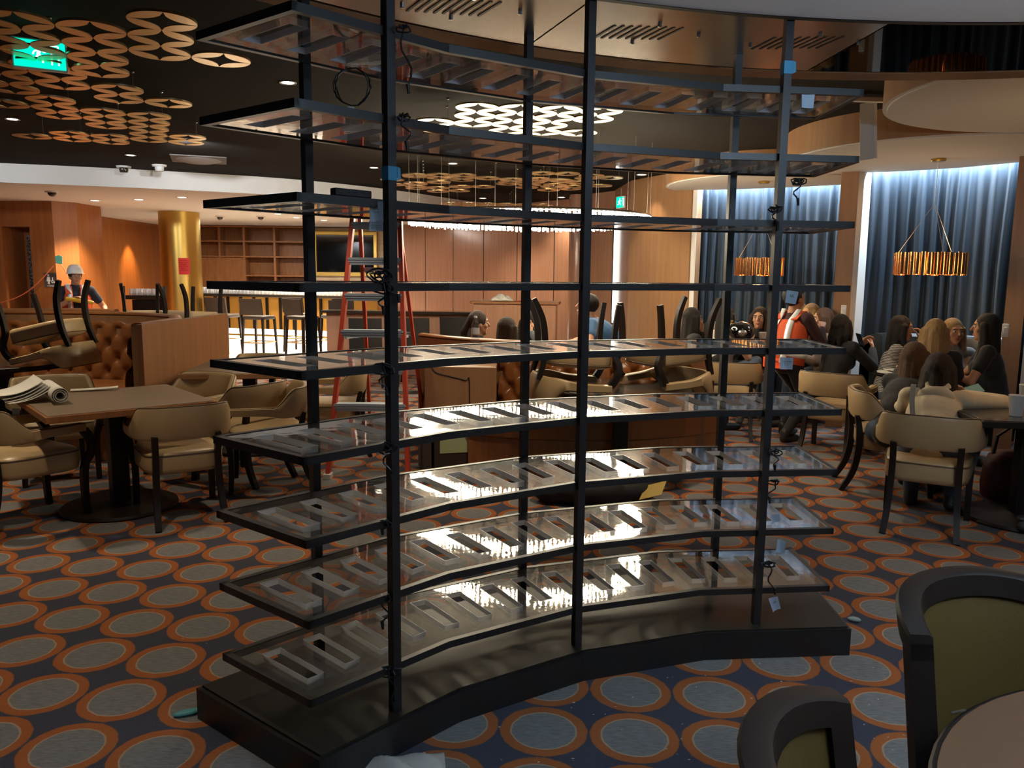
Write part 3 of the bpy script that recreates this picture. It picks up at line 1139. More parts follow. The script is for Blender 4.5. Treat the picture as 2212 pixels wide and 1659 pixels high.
# ------------------------------------------------------------------ tables
def pedestal_table(name, label, x, y, z, rz=0.0, size=1.0, shape='square', top='table_top', edge='wood_edge', group=None, base_r=0.34, thick=0.045):
    t = thing(name, label, 'table', (x, y, 0), R(rz), group)
    b = MB()
    h = size / 2
    if shape == 'square':
        b.box((0, 0, z - thick / 2 - .002), (size, size, thick - .004))
        b.obj('table_edge', M[edge], t, bevel=0.004)
        MB().box((0, 0, z - .003), (size - .03, size - .03, .006)).obj('tabletop', M[top], t, bevel=0.001)
    else:
        b.lathe([(0, z - thick), (h - .01, z - thick), (h, z - thick + .01), (h, z - .008), (h - .006, z - .002), (h - 0.006, z - .004), (0, z - .004)], 56)
        b.obj('table_edge', M[edge], t, smooth=True, angle=30)
        MB().lathe([(0, z - .005), (h - .012, z - .005), (h - .014, z), (0, z)], 56).obj('tabletop', M[top], t, smooth=True, angle=30)
    MB().box((0, 0, (z - thick + .03) / 2), (.11, .11, z - thick - .03)).obj('pedestal', M['wood_dark'], t, bevel=0.006)
    MB().box((0, 0, z - thick - .02), (.42, .42, .04)).obj('bracket', M['black'], t, bevel=0.004)
    MB().lathe([(0, 0.0), (base_r, 0.0), (base_r + .008, .012), (base_r, .028), (.10, .04), (.07, .05), (0, .05)], 48).obj('base', M['wood_dark'], t, smooth=True, angle=35)
    return t


# ------------------------------------------------------------------ tall chairs and stools with a square back
def make_stool(name, label, cat, sh, bh, w, fab, group, rail=True):
    t = thing(name, label, cat, (0, 0, 0), 0, group)
    hw = w / 2
    MB().loft([superring(w * k, w * k, z, 7, 28) for z, k in ((sh - .07, .96), (sh - .06, 1), (sh - .02, 1), (sh - .005, .96), (sh, .8), (sh + .004, .3))]).obj('seat', M[fab], t, smooth=True, angle=50)
    b = MB()
    b.grid(lambda u, v: ((u - .5) * (w - .01), -hw + .02 - .05 * v - .02 * math.sin(PI * u), sh + .02 + (bh - sh - .02) * v), 8, 6)
    n0 = len(b.v)
    b.grid(lambda u, v: ((u - .5) * (w - .01), -hw - .02 - .05 * v - .02 * math.sin(PI * u), sh + .02 + (bh - sh - .02) * v), 8, 6)
    for (i, j) in [(i, i + 1) for i in range(8)]:
        b.f.append((i, j, n0 + j, n0 + i)); b.m.append(0)
        q = 6 * 9
        b.f.append((q + i, q + j, n0 + q + j, n0 + q + i)); b.m.append(0)
    for k in range(6):
        for c in (0, 8):
            i, j = k * 9 + c, (k + 1) * 9 + c
            b.f.append((i, j, n0 + j, n0 + i)); b.m.append(0)
    b.obj('backrest', M[fab], t, smooth=True, angle=40)
    for sx in (-1, 1):
        for sy in (-1, 1):
            MB().bar((sx * (hw - .005), sy * (hw + .01), 0), (sx * (hw - .03), sy * (hw - .03), sh - .04), .03, .03, (0, 1, 0), 0, .042, .042).obj('leg', M['wood_dark'], t)
    if rail:
        b = MB()
        z = sh * .36
        q = hw - .01
        for a, c in (((-q, -q), (q, -q)), ((q, -q), (q, q)), ((q, q), (-q, q)), ((-q, q), (-q, -q))):
            b.bar((a[0], a[1], z), (c[0], c[1], z), .014, .022)
        b.obj('foot_rail', M['gold'], t)
    return t


# ------------------------------------------------------------------ left dining group
TL = pedestal_table('dining_table', 'square taupe dining table with a wood edge and blueprints on it', -2.66, 5.20, 0.75, 0, 1.0, 'square', base_r=0.36)
TL.rotation_euler = (0, 0, R(41))
GL = 'tan armchairs round the square table'
chair('tan armchair cut off by the left edge of the photo, nearest the carpet front', -3.10, 4.92, -33, GL)
chair('tan armchair seen from behind at the near side of the square table', -2.20, 5.10, 33, GL)
chair('tan armchair at the square table whose hollow back faces left, behind the display shelf corner', -1.86, 5.82, 105, GL)
chair('tan armchair on the far side of the square table, before the booth end panel', -2.58, 6.22, 160, GL)
chair('tan armchair at the far left side of the square table, before the tufted leather', -3.52, 5.98, 215, GL)
chair('tan armchair seen low under the square table between pedestal and front chair', -2.12, 6.02, 62, GL)

# second square table with wood edge behind it
pedestal_table('dining_table', 'square wood-edged table behind the first, by the end panel of the left booth', -2.36, 7.02, 0.75, 8, 0.98, 'square', 'table_top', 'wood_tan')
chair('tan armchair turned sideways between second square table and red ladder', -1.62, 6.92, 95, 'tan armchairs round the second square table')
chair('tan armchair half hidden under the far side of the second square table', -2.55, 7.75, 175, 'tan armchairs round the second square table')

# roll of drawings and a sheet on the near table
t = thing('blueprint_roll', 'thick roll of white drawings lying on the square table', 'paper roll', at_z(118, 862, 0.752), R(-52))
# spiral of many sheets
b = MB()
prof = []
for i in range(73):
    a = i / 72 * 5.2 * PI
    rr = .024 + .030 * (i / 72)
    prof.append((rr * math.cos(a), rr * math.sin(a)))
def rollring(x, k=1.0):
    return [(x, p[0] * k, .055 + p[1] * k) for p in prof]
rings = [rollring(-.26 + .52 * j / 4, .9 + .1 * j / 4) for j in range(5)]
b.loft(rings, closed=False, caps=False)
o = b.obj('rolled_sheets', M['paper'], t, smooth=True, fix=False)
md = o.modifiers.new('s', 'SOLIDIFY'); md.thickness = .0045
for k in range(5):
    b = MB()
    b.grid(lambda u, v, k=k: (-.30 + .42 * u - .012 * k, -.02 - .24 * v - .012 * k, .006 + .010 * k + .085 * (1 - v) ** 2.2 + .012 * math.sin(3 * u + k) * v), 8, 8)
    o = b.obj('loose_sheet', M['paper'], t, smooth=True, fix=False)
    md = o.modifiers.new('s', 'SOLIDIFY'); md.thickness = .003
b = MB()
b.grid(lambda u, v: (-.15 + .3 * u, -.04 + .08 * v, .008 + .018 * math.sin(PI * v) * .4 + .01 * u * u), 6, 4)
o = b.obj('paper_strip', M['paper'], smooth=True, fix=False)
o.location = at_z(205, 843, 0.752)
o.rotation_euler = (0, 0, R(22))
md = o.modifiers.new('s', 'SOLIDIFY'); md.thickness = .002
tag(o, 'flat strip of white paper behind the drawing roll on the square table', 'paper')

# ------------------------------------------------------------------ tufted booths
def tufted(path, z0, z1, nu=120, nv=22, pitch=0.22, depth=0.075, lean=0.10):
    P = [Vector((p[0], p[1], 0)) for p in path]
    Ls = [0]
    for i in range(len(P) - 1):
        Ls.append(Ls[-1] + (P[i + 1] - P[i]).length)
    T = Ls[-1]

    def at(s):
        for i in range(len(P) - 1):
            if s <= Ls[i + 1] or i == len(P) - 2:
                f = (s - Ls[i]) / (Ls[i + 1] - Ls[i])
                return P[i].lerp(P[i + 1], f), (P[i + 1] - P[i]).normalized()

    def fn(u, v):
        s = u * T
        p, tn = at(min(s, T - 1e-6))
        n = Vector((tn.y, -tn.x, 0))
        z = z0 + (z1 - z0) * v
        a, c = s / pitch, z / (pitch * 1.25)
        # diamond tufts: buttons on two offset lattices
        d1 = math.hypot((a - round(a)) * 1.0, (c - round(c)) * 1.0)
        a2, c2 = a - .5, c - .5
        d2 = math.hypot(a2 - round(a2), c2 - round(c2))
        d = min(d1, d2)
        cre = min(abs(((a + c) % 1) - 0), abs(1 - ((a + c) % 1)), abs((a - c) % 1), abs(1 - ((a - c) % 1)))
        h = depth * (min(1, d / .30) ** .7) * .75 + depth * .25 * min(1, cre / .22) - depth
        fade = sstep(0, .06, v) * (1 - sstep(.90, 1, v))
        q = p + n * (h * fade - .05 * (1 - fade) + lean * (1 - v) * .8)
        return (q.x, q.y, z)
    b = MB()
    b.grid(fn, nu, nv)
    return b


def booth(label, path, z1, thick, ends, seat_d=0.52, seat=True, loc=None, nu=150, pitch=0.22, first=0):
    """path: inner line of the back, walked so that its right-hand side faces the sitter"""
    t = thing('booth_sofa', label, 'booth sofa', (path[0][0], path[0][1], 0))
    off = Vector((path[0][0], path[0][1], 0))

    def fin(b, name, m_, **kw):
        b.v = [tuple(Vector(p) - off) for p in b.v]
        return b.obj(name, m_, t, **kw)
    fin(tufted(path[first:], 0.42, z1 - 0.02, nu, 24, pitch), 'backrest', M['leather'], smooth=True, angle=0, fix=False)
    P = [Vector((p[0], p[1], 0)) for p in path]
    K = len(P)
    out, inn, seatf = [], [], []
    for k, p in enumerate(P):
        tn = (P[min(k + 1, K - 1)] - P[max(k - 1, 0)]).normalized()
        n = Vector((tn.y, -tn.x, 0))
        out.append(p - n * thick)
        inn.append(p - n * 0.02)
        seatf.append(p + n * (seat_d + .05))
    b = MB()
    b.loft([[(q.x, q.y, 0.0), (q.x, q.y, z1), (i_.x, i_.y, z1), (i_.x, i_.y, 0.0)] for q, i_ in zip(out, inn)])
    fin(b, 'shell', M['wood_tan'])
    b = MB()
    b.tube([(o_ + i_) / 2 + Vector((0, 0, z1 + .012)) for o_, i_ in zip(out, inn)], thick * .42, 10)
    for i in range(len(b.v)):
        x, y, z = b.v[i]
        b.v[i] = (x, y, z1 + .004 + max(-.004, (z - z1 - .012) * .4 + .01))
    fin(b, 'top_roll', M['leather'], smooth=True, angle=60)
    P, seatf = P[first:], seatf[first:]
    if seat:
        b = MB()
        b.loft([[(p.x, p.y, .30), (p.x, p.y, .47), (q.x, q.y, .47), (q.x, q.y, .44), (q.x, q.y, .30)] for p, q in zip(P, seatf)])
        fin(b, 'seat_cushion', M['leather'], bevel=.012)
        b = MB()
        b.loft([[(p.x, p.y, 0), (p.x, p.y, .295), (q.x * .96 + p.x * .04, q.y * .96 + p.y * .04, .295), (q.x * .96 + p.x * .04, q.y * .96 + p.y * .04, 0)] for p, q in zip(P, seatf)])
        fin(b, 'seat_base', M['wood_edge'])
    return t


# left booth: long back across, short arm coming forward on its right
booth('left booth sofa of tufted cognac leather with a wood end panel', [(-6.6, 7.9), (-5.6, 8.15), (-4.6, 8.25), (-3.9, 8.15), (-3.45, 7.85), (-3.22, 7.35), (-3.2, 6.55)], 1.13, 0.14, None, nu=190)
o = MB().prism([(-3.09, 6.45), (-3.04, 6.45), (-3.0, 8.30), (-3.09, 8.30)], 0, 1.16).obj('end_panel', M['wood_panel'], bevel=.004)
o.parent = bpy.data.objects['booth_sofa']
o.location = (6.6, -7.9, 0)
# booth behind the left booth
booth('further tufted booth back behind the left booth, below the hard hat worker', [(-6.3, 9.55), (-5.6, 9.8), (-4.95, 9.75)], 1.08, 0.16, None, seat=False, nu=60)

# round table of the left booth with upturned chairs
pedestal_table('booth_table', 'round dark table in the left booth carrying upturned chairs', -4.75, 7.30, 0.74, 0, 1.15, 'round', 'dark_stone', 'wood_dark', base_r=.30)
GU = 'upturned armchairs on the left booth table'
chair('upturned tan armchair on the left booth table, the one nearer the booth end panel', -4.34, 7.22, 84, GU, z=1.42, flip=-13)
chair('upturned tan armchair at the left photo edge on the left booth table', -5.10, 7.12, -80, GU, z=1.41, flip=-10)
# table behind with upturned chairs
pedestal_table('booth_table', 'table behind the left booth carrying two upturned chairs before the gold column', -4.45, 10.35, 0.76, 0, 1.2, 'round', 'dark_stone', 'wood_dark')
chair('upturned armchair left of another on the table before the gold column', -4.75, 10.15, 20, 'upturned armchairs before the gold column', z=1.41, flip=-4)
chair('upturned armchair right of another, directly before the gold column', -4.12, 10.2, -25, 'upturned armchairs before the gold column', z=1.41, flip=-4)

# centre booth: an island bench whose tufted side faces the photographer
arc = [(-0.92, 7.50), (-0.72, 7.25), (-0.42, 7.0), (-0.10, 6.80), (0.15, 6.70), (0.48, 6.64), (0.82, 6.67), (1.15, 6.80), (1.48, 7.02)]
BC = booth('centre booth sofa of tufted cognac leather seen through the display shelf', arc, 1.00, 0.12, None, nu=170, pitch=.20, first=3)


def bc_part(b, name, m_, **kw):
    b.v = [tuple(Vector(p) - Vector((arc[0][0], arc[0][1], 0))) for p in b.v]
    return b.obj(name, m_, BC, **kw)


bc_part(MB().prism([(-.72, 6.42), (-.13, 6.42), (-.13, 6.72), (-.45, 6.95), (-.72, 7.15)], 0, .84), 'end_panel', M['wood_tan'], bevel=.004)
bc_part(MB().tube(cat_rom([(-.66, 6.415, .835), (-.62, 6.415, .79), (-.50, 6.415, .76), (-.38, 6.415, .73), (-.35, 6.415, .70), (-.35, 6.415, .02)], 4), .004, 6), 'panel_groove', M['black'])
bc_part(MB().prism([(1.40, 6.40), (1.60, 6.40), (1.66, 7.05), (1.46, 7.05)], 0, 1.0), 'end_panel', M['wood_panel'], bevel=.004)
pedestal_table('booth_table', 'dark glossy table in the centre booth carrying upturned armchairs', 0.84, 5.98, 0.75, 0, 1.08, 'round', 'dark_stone', 'wood_dark')
GC = 'upturned armchairs on the centre booth table'
chair('upturned armchair on the centre booth table left of the middle front post', 0.50, 5.86, -84, GC, z=1.405, flip=-4)
chair('upturned armchair on the centre booth table right of the middle front post', 1.16, 6.06, 118, GC, z=1.405, flip=-4)

# ------------------------------------------------------------------ right dining group
chair('tan armchair seen from behind, holding the person in the cream hoodie', 2.72, 5.02, -31, 'tan armchairs on the right')
chair('tan armchair left of the cream hoodie, holding a person in dark clothes', 2.92, 5.92, -105, 'tan armchairs on the right')
chair('tan armchair behind the legs of the standing vest worker, lit seat', 2.22, 7.95, -12, 'tan armchairs on the right')
chair('tan armchair just right of the standing vest worker, empty side arm', 2.98, 7.15, -38, 'tan armchairs on the right')
pedestal_table('dining_table', 'dark glossy table beside the cream hoodie with white paper cups', 3.42, 5.12, 0.75, -8, 1.0, 'square', 'dark_stone', 'wood_dark')
pedestal_table('booth_table', 'dark round table of the middle curtained alcove', 3.92, 7.35, 0.74, 0, 1.0, 'round', 'dark_stone', 'wood_dark')
pedestal_table('booth_table', 'dark round table of the far curtained alcove', 2.78, 9.15, 0.74, 0, 0.95, 'round', 'dark_stone', 'wood_dark')


def bench(label, path, z1):
    t = thing('curved_bench', label, 'bench', (path[0][0], path[0][1], 0))
    off = Vector((path[0][0], path[0][1], 0))
    P = [Vector((p[0], p[1], 0)) - off for p in path]
    K = len(P)
    N = []
    for k in range(K):
        tn = (P[min(k + 1, K - 1)] - P[max(k - 1, 0)]).normalized()
        N.append(Vector((tn.y, -tn.x, 0)))
    MB().loft([[(p.x - n.x * .06, p.y - n.y * .06, .40), (p.x - n.x * .06, p.y - n.y * .06, z1 - .02), (p.x - n.x * .03, p.y - n.y * .03, z1), (p.x + n.x * .02, p.y + n.y * .02, z1), (p.x + n.x * .05, p.y + n.y * .05, z1 - .03), (p.x + n.x * .09, p.y + n.y * .09, .40)] for p, n in zip(P, N)]).obj('backrest', M['dark_leather'], t, smooth=True, angle=40)
    MB().loft([[(p.x, p.y, .0), (p.x, p.y, .46), (p.x + n.x * .5, p.y + n.y * .5, .46), (p.x + n.x * .5, p.y + n.y * .5, .0)] for p, n in zip(P, N)]).obj('seat', M['dark_leather'], t, bevel=.012)
    return t


bench('dark leather bench of the far curtained alcove', [(2.42, 9.75), (2.50, 10.0), (2.85, 10.02), (3.30, 9.82), (3.62, 9.55), (3.56, 9.2)], 1.03)
bench('dark leather bench of the middle curtained alcove', [(3.72, 8.02), (3.92, 8.18), (4.35, 8.0), (4.72, 7.72), (4.78, 7.52)], 1.04)
bench('dark leather bench at the right photo edge beyond the second wood post', [(4.88, 6.9), (5.15, 6.75), (5.35, 6.3)], 1.0)

# ------------------------------------------------------------------ foreground round table and framed chairs
def framed_chair(label, x, y, rz, RR=.27, zt=.955):
    t = thing('framed_dining_chair', label, 'chair', (x, y, 0), R(rz), 'framed chairs at the front table')
    zb = .50
    A = R(66)

    def P(a, r, z):
        return (r * math.sin(a), -r * math.cos(a) - (z - .5) * .16, z)
    n = 20
    b = MB()
    # arched top: the outline drops towards the sides
    top = lambda a: zt - .045 * (abs(a) / A) ** 3
    rings = []
    for i in range(n + 1):
        a = -A + 2 * A * i / n
        rings.append([P(a, RR - .012, top(a) - .055), P(a, RR - .012, top(a) - .006), P(a, RR - .004, top(a)), P(a, RR + .034, top(a)), P(a, RR + .040, top(a) - .008), P(a, RR + .038, top(a) - .055)])
    b.loft(rings)
    b.obj('top_rail', M['wood_dark'], t, smooth=True, angle=35)
    for s in (-1, 1):
        b = MB()
        rings = []
        for k in range(9):
            z = .0 + (top(A) - .02) * k / 8
            a0, a1 = s * (A - R(9)), s * A
            r_ = RR + (.0 if z > .45 else .0)
            rings.append([P(a0, r_ - .012, z), P(a1, r_ - .012, z), P(a1, r_ + .036, z), P(a0, r_ + .036, z)])
        b.loft(rings)
        b.obj('leg', M['wood_dark'], t, smooth=True, angle=35)
        b = MB()
        b.bar((s * .20, .23, 0), (s * .215, .21, .42), .035, .035, (0, 1, 0), 0, .045, .045)
        b.obj('leg', M['wood_dark'], t)
    b = MB()
    rows = []
    for j in range(9):
        v = j / 8
        row = []
        for i in range(n + 1):
            u = i / n
            a = (-A + R(9)) + 2 * (A - R(9)) * u
            puff = .018 * (math.sin(PI * u) ** .5) * (math.sin(PI * v) ** .5 if 0 < v < 1 else 0)
            z = zb + (top(a) - .052 - zb) * v
            row.append(P(a, RR - .002 - puff, z))
        rows.append(row)
    b.loft(rows, closed=False, caps=False)
    bp = b.obj('back_pad', M['olive'], t, smooth=True, fix=False)
    b = MB()
    rows2 = [[P((-A + R(2)) + 2 * (A - R(2)) * i / n, RR + .03, zb + (top((-A) + 2 * A * i / n) - .05 - zb) * j / 4) for i in range(n + 1)] for j in range(5)]
    b.loft(rows2, closed=False, caps=False)
    b.obj('back_shell', M['brown_fabric'], t, smooth=True, fix=False)
    b = MB()
    b.loft([superring(.50 * k, .46 * k, z, 4, 28, 0, .0) for z, k in ((.40, .95), (.41, 1), (.47, 1), (.49, .93), (.50, .7), (.503, .2))])
    b.obj('seat', M['olive'], t, smooth=True, angle=50)
    return t


framed_chair('dark framed chair with olive back pad on the far side of the front round table', 1.17, 1.50, 200, .27, .90)
framed_chair('framed chair with olive back pad nearest the bottom edge, left of the front table', 0.752, 0.985, 264.5, .32, .915)
pedestal_table('round_table', 'round brown table in the bottom right corner', 1.27, 1.00, 0.74, 0, 1.2, 'round', 'front_top', 'wood_dark', thick=.03)
# ------------------------------------------------------------------ people
def capsule(b, a, c, ra, rb, n=12):
    a, c = Vector(a), Vector(c)
    d = (c - a)
    L = max(d.length, 1e-5)
    t = d / L
    pts, rr = [], []
    for k in range(4):
        q = PI / 2 * k / 4
        pts.append(a - t * ra * math.cos(q)); rr.append(max(ra * math.sin(q), .0008))
    for k in range(4):
        f = k / 3
        pts.append(a + d * f); rr.append(ra + (rb - ra) * f)
    for k in range(1, 5):
        q = PI / 2 * k / 4
        pts.append(c + t * rb * math.sin(q)); rr.append(max(rb * math.cos(q), .0008))
    b.tube(pts, rr, n)
    return b


def ell(b, c, s, M_=None):
    T = Matrix.Translation(Vector(c)) @ (M_.to_4x4() if M_ is not None else Matrix.Identity(4))
    b.ell((0, 0, 0), s, 16, 12, T)
    return b


def remesh(b, name, m_, voxel, smooth=3, parent=None):
    me = b.mesh('tmp', m_, fix=False)
    o = bpy.data.objects.new('tmp', me)
    COL.objects.link(o)
    md = o.modifiers.new('r', 'REMESH')
    md.mode = 'VOXEL'
    md.voxel_size = voxel
    ms = o.modifiers.new('s', 'SMOOTH')
    ms.factor = .5
    ms.iterations = smooth
    dg = bpy.context.evaluated_depsgraph_get()
    dg.update()
    me2 = bpy.data.meshes.new_from_object(o.evaluated_get(dg))
    bpy.data.objects.remove(o)
    bpy.data.meshes.remove(me)
    me2.name = name
    me2.materials.clear()
    me2.materials.append(m_)
    me2.polygons.foreach_set('use_smooth', [True] * len(me2.polygons))
    q = bpy.data.objects.new(name, me2)
    COL.objects.link(q)
    if parent is not None:
        q.parent = parent
    return q


SKIN = mat('skin', (0.52, 0.27, 0.16), 0.5, spec=0.35)
SKIN2 = mat('skin_tanned', (0.42, 0.20, 0.11), 0.5, spec=0.35)
EYE_W = mat('eye_white', (0.6, 0.58, 0.55), 0.3)
EYE_D = mat('eye_dark', (0.015, 0.01, 0.008), 0.2)
LIP = mat('lips', (0.38, 0.10, 0.08), 0.45)


def hairmat(name, c1, c2):
    m_ = wood(name, c1, c2, (140, 140, 6), 0.6)
    m_.node_tree.nodes['Principled BSDF'].inputs['Specular IOR Level'].default_value = 0.35
    nt = m_.node_tree
    bp = nt.nodes.new('ShaderNodeBump')
    bp.inputs['Strength'].default_value = 0.9
    bp.inputs['Distance'].default_value = 0.012
    rp = [n for n in nt.nodes if n.type == 'VALTORGB'][0]
    nt.links.new(rp.inputs[0].links[0].from_socket, bp.inputs['Height'])
    nt.links.new(bp.outputs[0], nt.nodes['Principled BSDF'].inputs['Normal'])
    return m_


HAIR = {'black': hairmat('hair_black', (0.006, 0.005, 0.004), (0.022, 0.016, 0.012)),
        'dark': hairmat('hair_dark_brown', (0.016, 0.008, 0.004), (0.045, 0.022, 0.012)),
        'brown': hairmat('hair_brown', (0.05, 0.022, 0.009), (0.15, 0.07, 0.028)),
        'blonde': hairmat('hair_blonde', (0.20, 0.11, 0.04), (0.48, 0.31, 0.13))}
CL = {}


def cloth(name, c, rough=0.85):
    if name not in CL:
        CL[name] = mat('cloth_' + name, c, rough, bump=0.25, bscale=28, sheen=0.15)
    return CL[name]


def stripe_mat():
    m_ = mat('cloth_striped', (0.3, 0.3, 0.3), 0.85)
    nt = m_.node_tree
    tc = nt.nodes.new('ShaderNodeTexCoord')
    w = nt.nodes.new('ShaderNodeTexWave')
    w.bands_direction = 'Z'
    w.inputs['Scale'].default_value = 22
    w.inputs['Distortion'].default_value = 1.5
    w.inputs['Detail Scale'].default_value = 3
    rp = nt.nodes.new('ShaderNodeValToRGB')
    rp.color_ramp.elements[0].position = .45
    rp.color_ramp.elements[1].position = .55
    rp.color_ramp.elements[0].color = (.05, .05, .06, 1)
    rp.color_ramp.elements[1].color = (.50, .47, .44, 1)
    nt.links.new(tc.outputs['Object'], w.inputs['Vector'])
    nt.links.new(w.outputs['Fac'], rp.inputs['Fac'])
    nt.links.new(rp.outputs[0], nt.nodes['Principled BSDF'].inputs['Base Color'])
    return m_


CL['striped'] = stripe_mat()


def ik(a, c, l1, l2, pole):
    d = c - a
    L = min(d.length, (l1 + l2) * .995)
    t = d.normalized()
    c = a + t * L
    x = (l1 * l1 - l2 * l2 + L * L) / (2 * L)
    h = math.sqrt(max(l1 * l1 - x * x, 0))
    p = pole - t * pole.dot(t)
    p = p.normalized() if p.length > 1e-6 else Vector((0, 0, -1))
    return a + t * x + p * h, c


def hand(b, w, dirv, palmn, side, s=1.0, curl=.6):
    """palm with four curled fingers and a thumb; w wrist, dirv along the forearm, palmn the palm's facing"""
    d = dirv.normalized()
    n = (palmn - d * palmn.dot(d))
    n = n.normalized() if n.length > 1e-5 else d.orthogonal().normalized()
    a = d.cross(n) * side
    for k in (-1, -.3, .3, 1):
        capsule(b, w + a * (.006 * k), w + d * .078 * s + a * (.027 * k * s), .017 * s, .0125 * s, 8)
    for i, (k, l) in enumerate(((-1.02, .062), (-.34, .074), (.34, .080), (1.02, .070))):
        p = w + d * .082 * s + a * (.028 * k * s)
        l *= s
        c1, c2 = curl * .75, curl * 1.6
        q = p + (d * math.cos(c1) + n * math.sin(c1)) * l * .5
        r_ = q + (d * math.cos(c2) + n * math.sin(c2)) * l * .5
        capsule(b, p, q, .0095 * s, .0088 * s, 8)
        capsule(b, q, r_, .0088 * s, .0072 * s, 8)
    p = w + d * .022 * s + a * .026 * s
    q = p + (d * .55 + a * .65 + n * .35).normalized() * .042 * s
    capsule(b, p, q, .0125 * s, .0105 * s, 8)
    capsule(b, q, q + (d * .85 + a * .12 + n * .45).normalized() * .032 * s, .010 * s, .008 * s, 8)


def person(label, head_at, face, stand=False, lean=8, side=0, hyaw=0, hpitch=0, handR=None, handL=None, poleR=None, poleL=None,
           top='black', topc=(.012, .012, .013), sleeves='long', trousers='jeans', trc=(.05, .07, .12), hair='dark', style='long', k=1.0, skin=None,
           shoe=(.02, .02, .02), vox=.0085, seat=None, feet=None, scale=1.0, curlR=.6, curlL=.6, palmR=None, palmL=None, lens=0.30, male=False, twist=0, vol=1.0):
    """head_at: world position of the head's centre; face: heading in degrees, 0 looks along +y"""
    sk = skin or SKIN
    if not stand:
        # slump forward until the hips can rest on the seat
        while lean < 44 and head_at[2] - k * (.47 * math.cos(R(lean)) + .035 * math.cos(R(lean)) + .12) < .49:
            lean += 2
    up = Vector((math.sin(R(side)), math.sin(R(lean)), math.cos(R(lean)))).normalized()
    rt = Vector((1, 0, 0))
    rt = (rt - up * rt.dot(up)).normalized()
    if twist:
        rt = Matrix.Rotation(R(twist), 3, up) @ rt
    fw = up.cross(rt)
    tor = .47 * k
    # head frame
    hm = Matrix.Rotation(R(hyaw), 3, 'Z') @ Matrix.Rotation(R(-hpitch), 3, 'X')
    hx, hy, hz = hm.col[0], hm.col[1], hm.col[2]
    nb_h = up * .035 + Vector((0, 0, .065)) + hz * .055 + hy * .015
    nb_h *= k
    hip_z = (.90 if stand else .56) * k
    P = Vector((0, 0, 0))
    NB = P + up * tor
    H = NB + nb_h
    # root so that the head lands at head_at
    Rz = Matrix.Rotation(R(face), 3, 'Z')
    off = Rz @ H
    rx, ry = head_at[0] - off.x, head_at[1] - off.y
    pz = head_at[2] - off.z if not stand else hip_z
    if stand:
        pz = head_at[2] - H.z
        pz = min(max(pz, .72), 1.0)
    shift = Vector((0, 0, pz))
    P, NB, H = P + shift, NB + shift, H + shift
    t = thing('person', label, 'person', (rx, ry, 0), R(face))
    sh = (.175 if male else .158) * k
    SR, SL = NB - up * .045 + rt * sh, NB - up * .045 - rt * sh
    l1, l2 = .285 * k, .245 * k
    if handR is None:
        handR = (.16, .40, .80) if not stand else (.24, .05, pz - .08)
    if handL is None:
        handL = (-.16, .40, .80) if not stand else (-.24, .05, pz - .08)
    ER, WR = ik(SR, Vector(handR), l1, l2, Vector(poleR or (.6, -.5, -.8)))
    EL, WL = ik(SL, Vector(handL), l1, l2, Vector(poleL or (-.6, -.5, -.8)))
    HR, HL = P + Vector((.095 * k, 0, -.02)), P + Vector((-.095 * k, 0, -.02))
    if stand:
        feet = feet or ((.11, -.02), (-.11, .05))
        KR, AR = ik(HR, Vector((feet[0][0], feet[0][1], .085)), .43 * k, .43 * k, Vector((0, 1, 0)))
        KL, AL = ik(HL, Vector((feet[1][0], feet[1][1], .085)), .43 * k, .43 * k, Vector((0, 1, 0)))
    else:
        feet = feet or ((.13, .46), (-.12, .44))
        KR, AR = ik(HR, Vector((feet[0][0], feet[0][1], feet[0][2] if len(feet[0]) > 2 else .085)), .42 * k, .42 * k, Vector((.1, .8, 1)))
        KL, AL = ik(HL, Vector((feet[1][0], feet[1][1], feet[1][2] if len(feet[1]) > 2 else .085)), .42 * k, .42 * k, Vector((-.1, .8, 1)))
    # --- body
    b = MB()
    g = 1.08 if male else 1.0
    ell(b, P + up * .02, (.155 * k, .115 * k, .11 * k), Matrix((rt, fw, up)).transposed())
    capsule(b, P + up * .05, P + up * .22 * k, .118 * k * g, .112 * k * g, 16)
    ell(b, P + up * .30 * k, (.148 * k * g, .105 * k * g, .165 * k), Matrix((rt, fw, up)).transposed())
    capsule(b, SL + up * .005, SR + up * .005, .055 * k * g, .055 * k * g)
    capsule(b, NB - up * .05, NB + (H - NB) * .62, .066 * k * g, .050 * k * g)
    if not male:
        for s in (-1, 1):
            ell(b, P + up * .30 * k + fw * .075 * k + rt * s * .065 * k, (.062 * k, .062 * k, .062 * k))
    HM = Matrix((hx, hy, hz)).transposed()
    hp = lambda x, y, z: H + (hx * x + hy * y + hz * z) * k
    ell(b, hp(0, -.008, .018), (.074 * k, .092 * k, .096 * k), HM)
    ell(b, hp(0, .022, -.048), (.056 * k, .062 * k, .066 * k), HM)
    ell(b, hp(0, .055, -.092), (.024 * k, .024 * k, .020 * k), HM)
    capsule(b, hp(0, .082, .018), hp(0, .103, -.022), .0085 * k, .0125 * k, 8)
    ell(b, hp(0, .076, .032), (.050 * k, .012 * k, .010 * k), HM)
    for s in (-1, 1):
        ell(b, hp(s * .074, -.005, -.012), (.010 * k, .020 * k, .030 * k), HM)
        ell(b, hp(s * .038, .058, -.022), (.022 * k, .020 * k, .022 * k), HM)
    for S_, E_, W_ in ((SR, ER, WR), (SL, EL, WL)):
        capsule(b, S_, E_, .048 * k * g, .037 * k * g)
        capsule(b, E_, W_, .038 * k * g, .025 * k * g)
    hand(b, WR, (WR - ER), Vector(palmR or (-.4, .2, -1)), 1, k * (1.08 if male else .98), curlR)
    hand(b, WL, (WL - EL), Vector(palmL or (.4, .2, -1)), -1, k * (1.08 if male else .98), curlL)
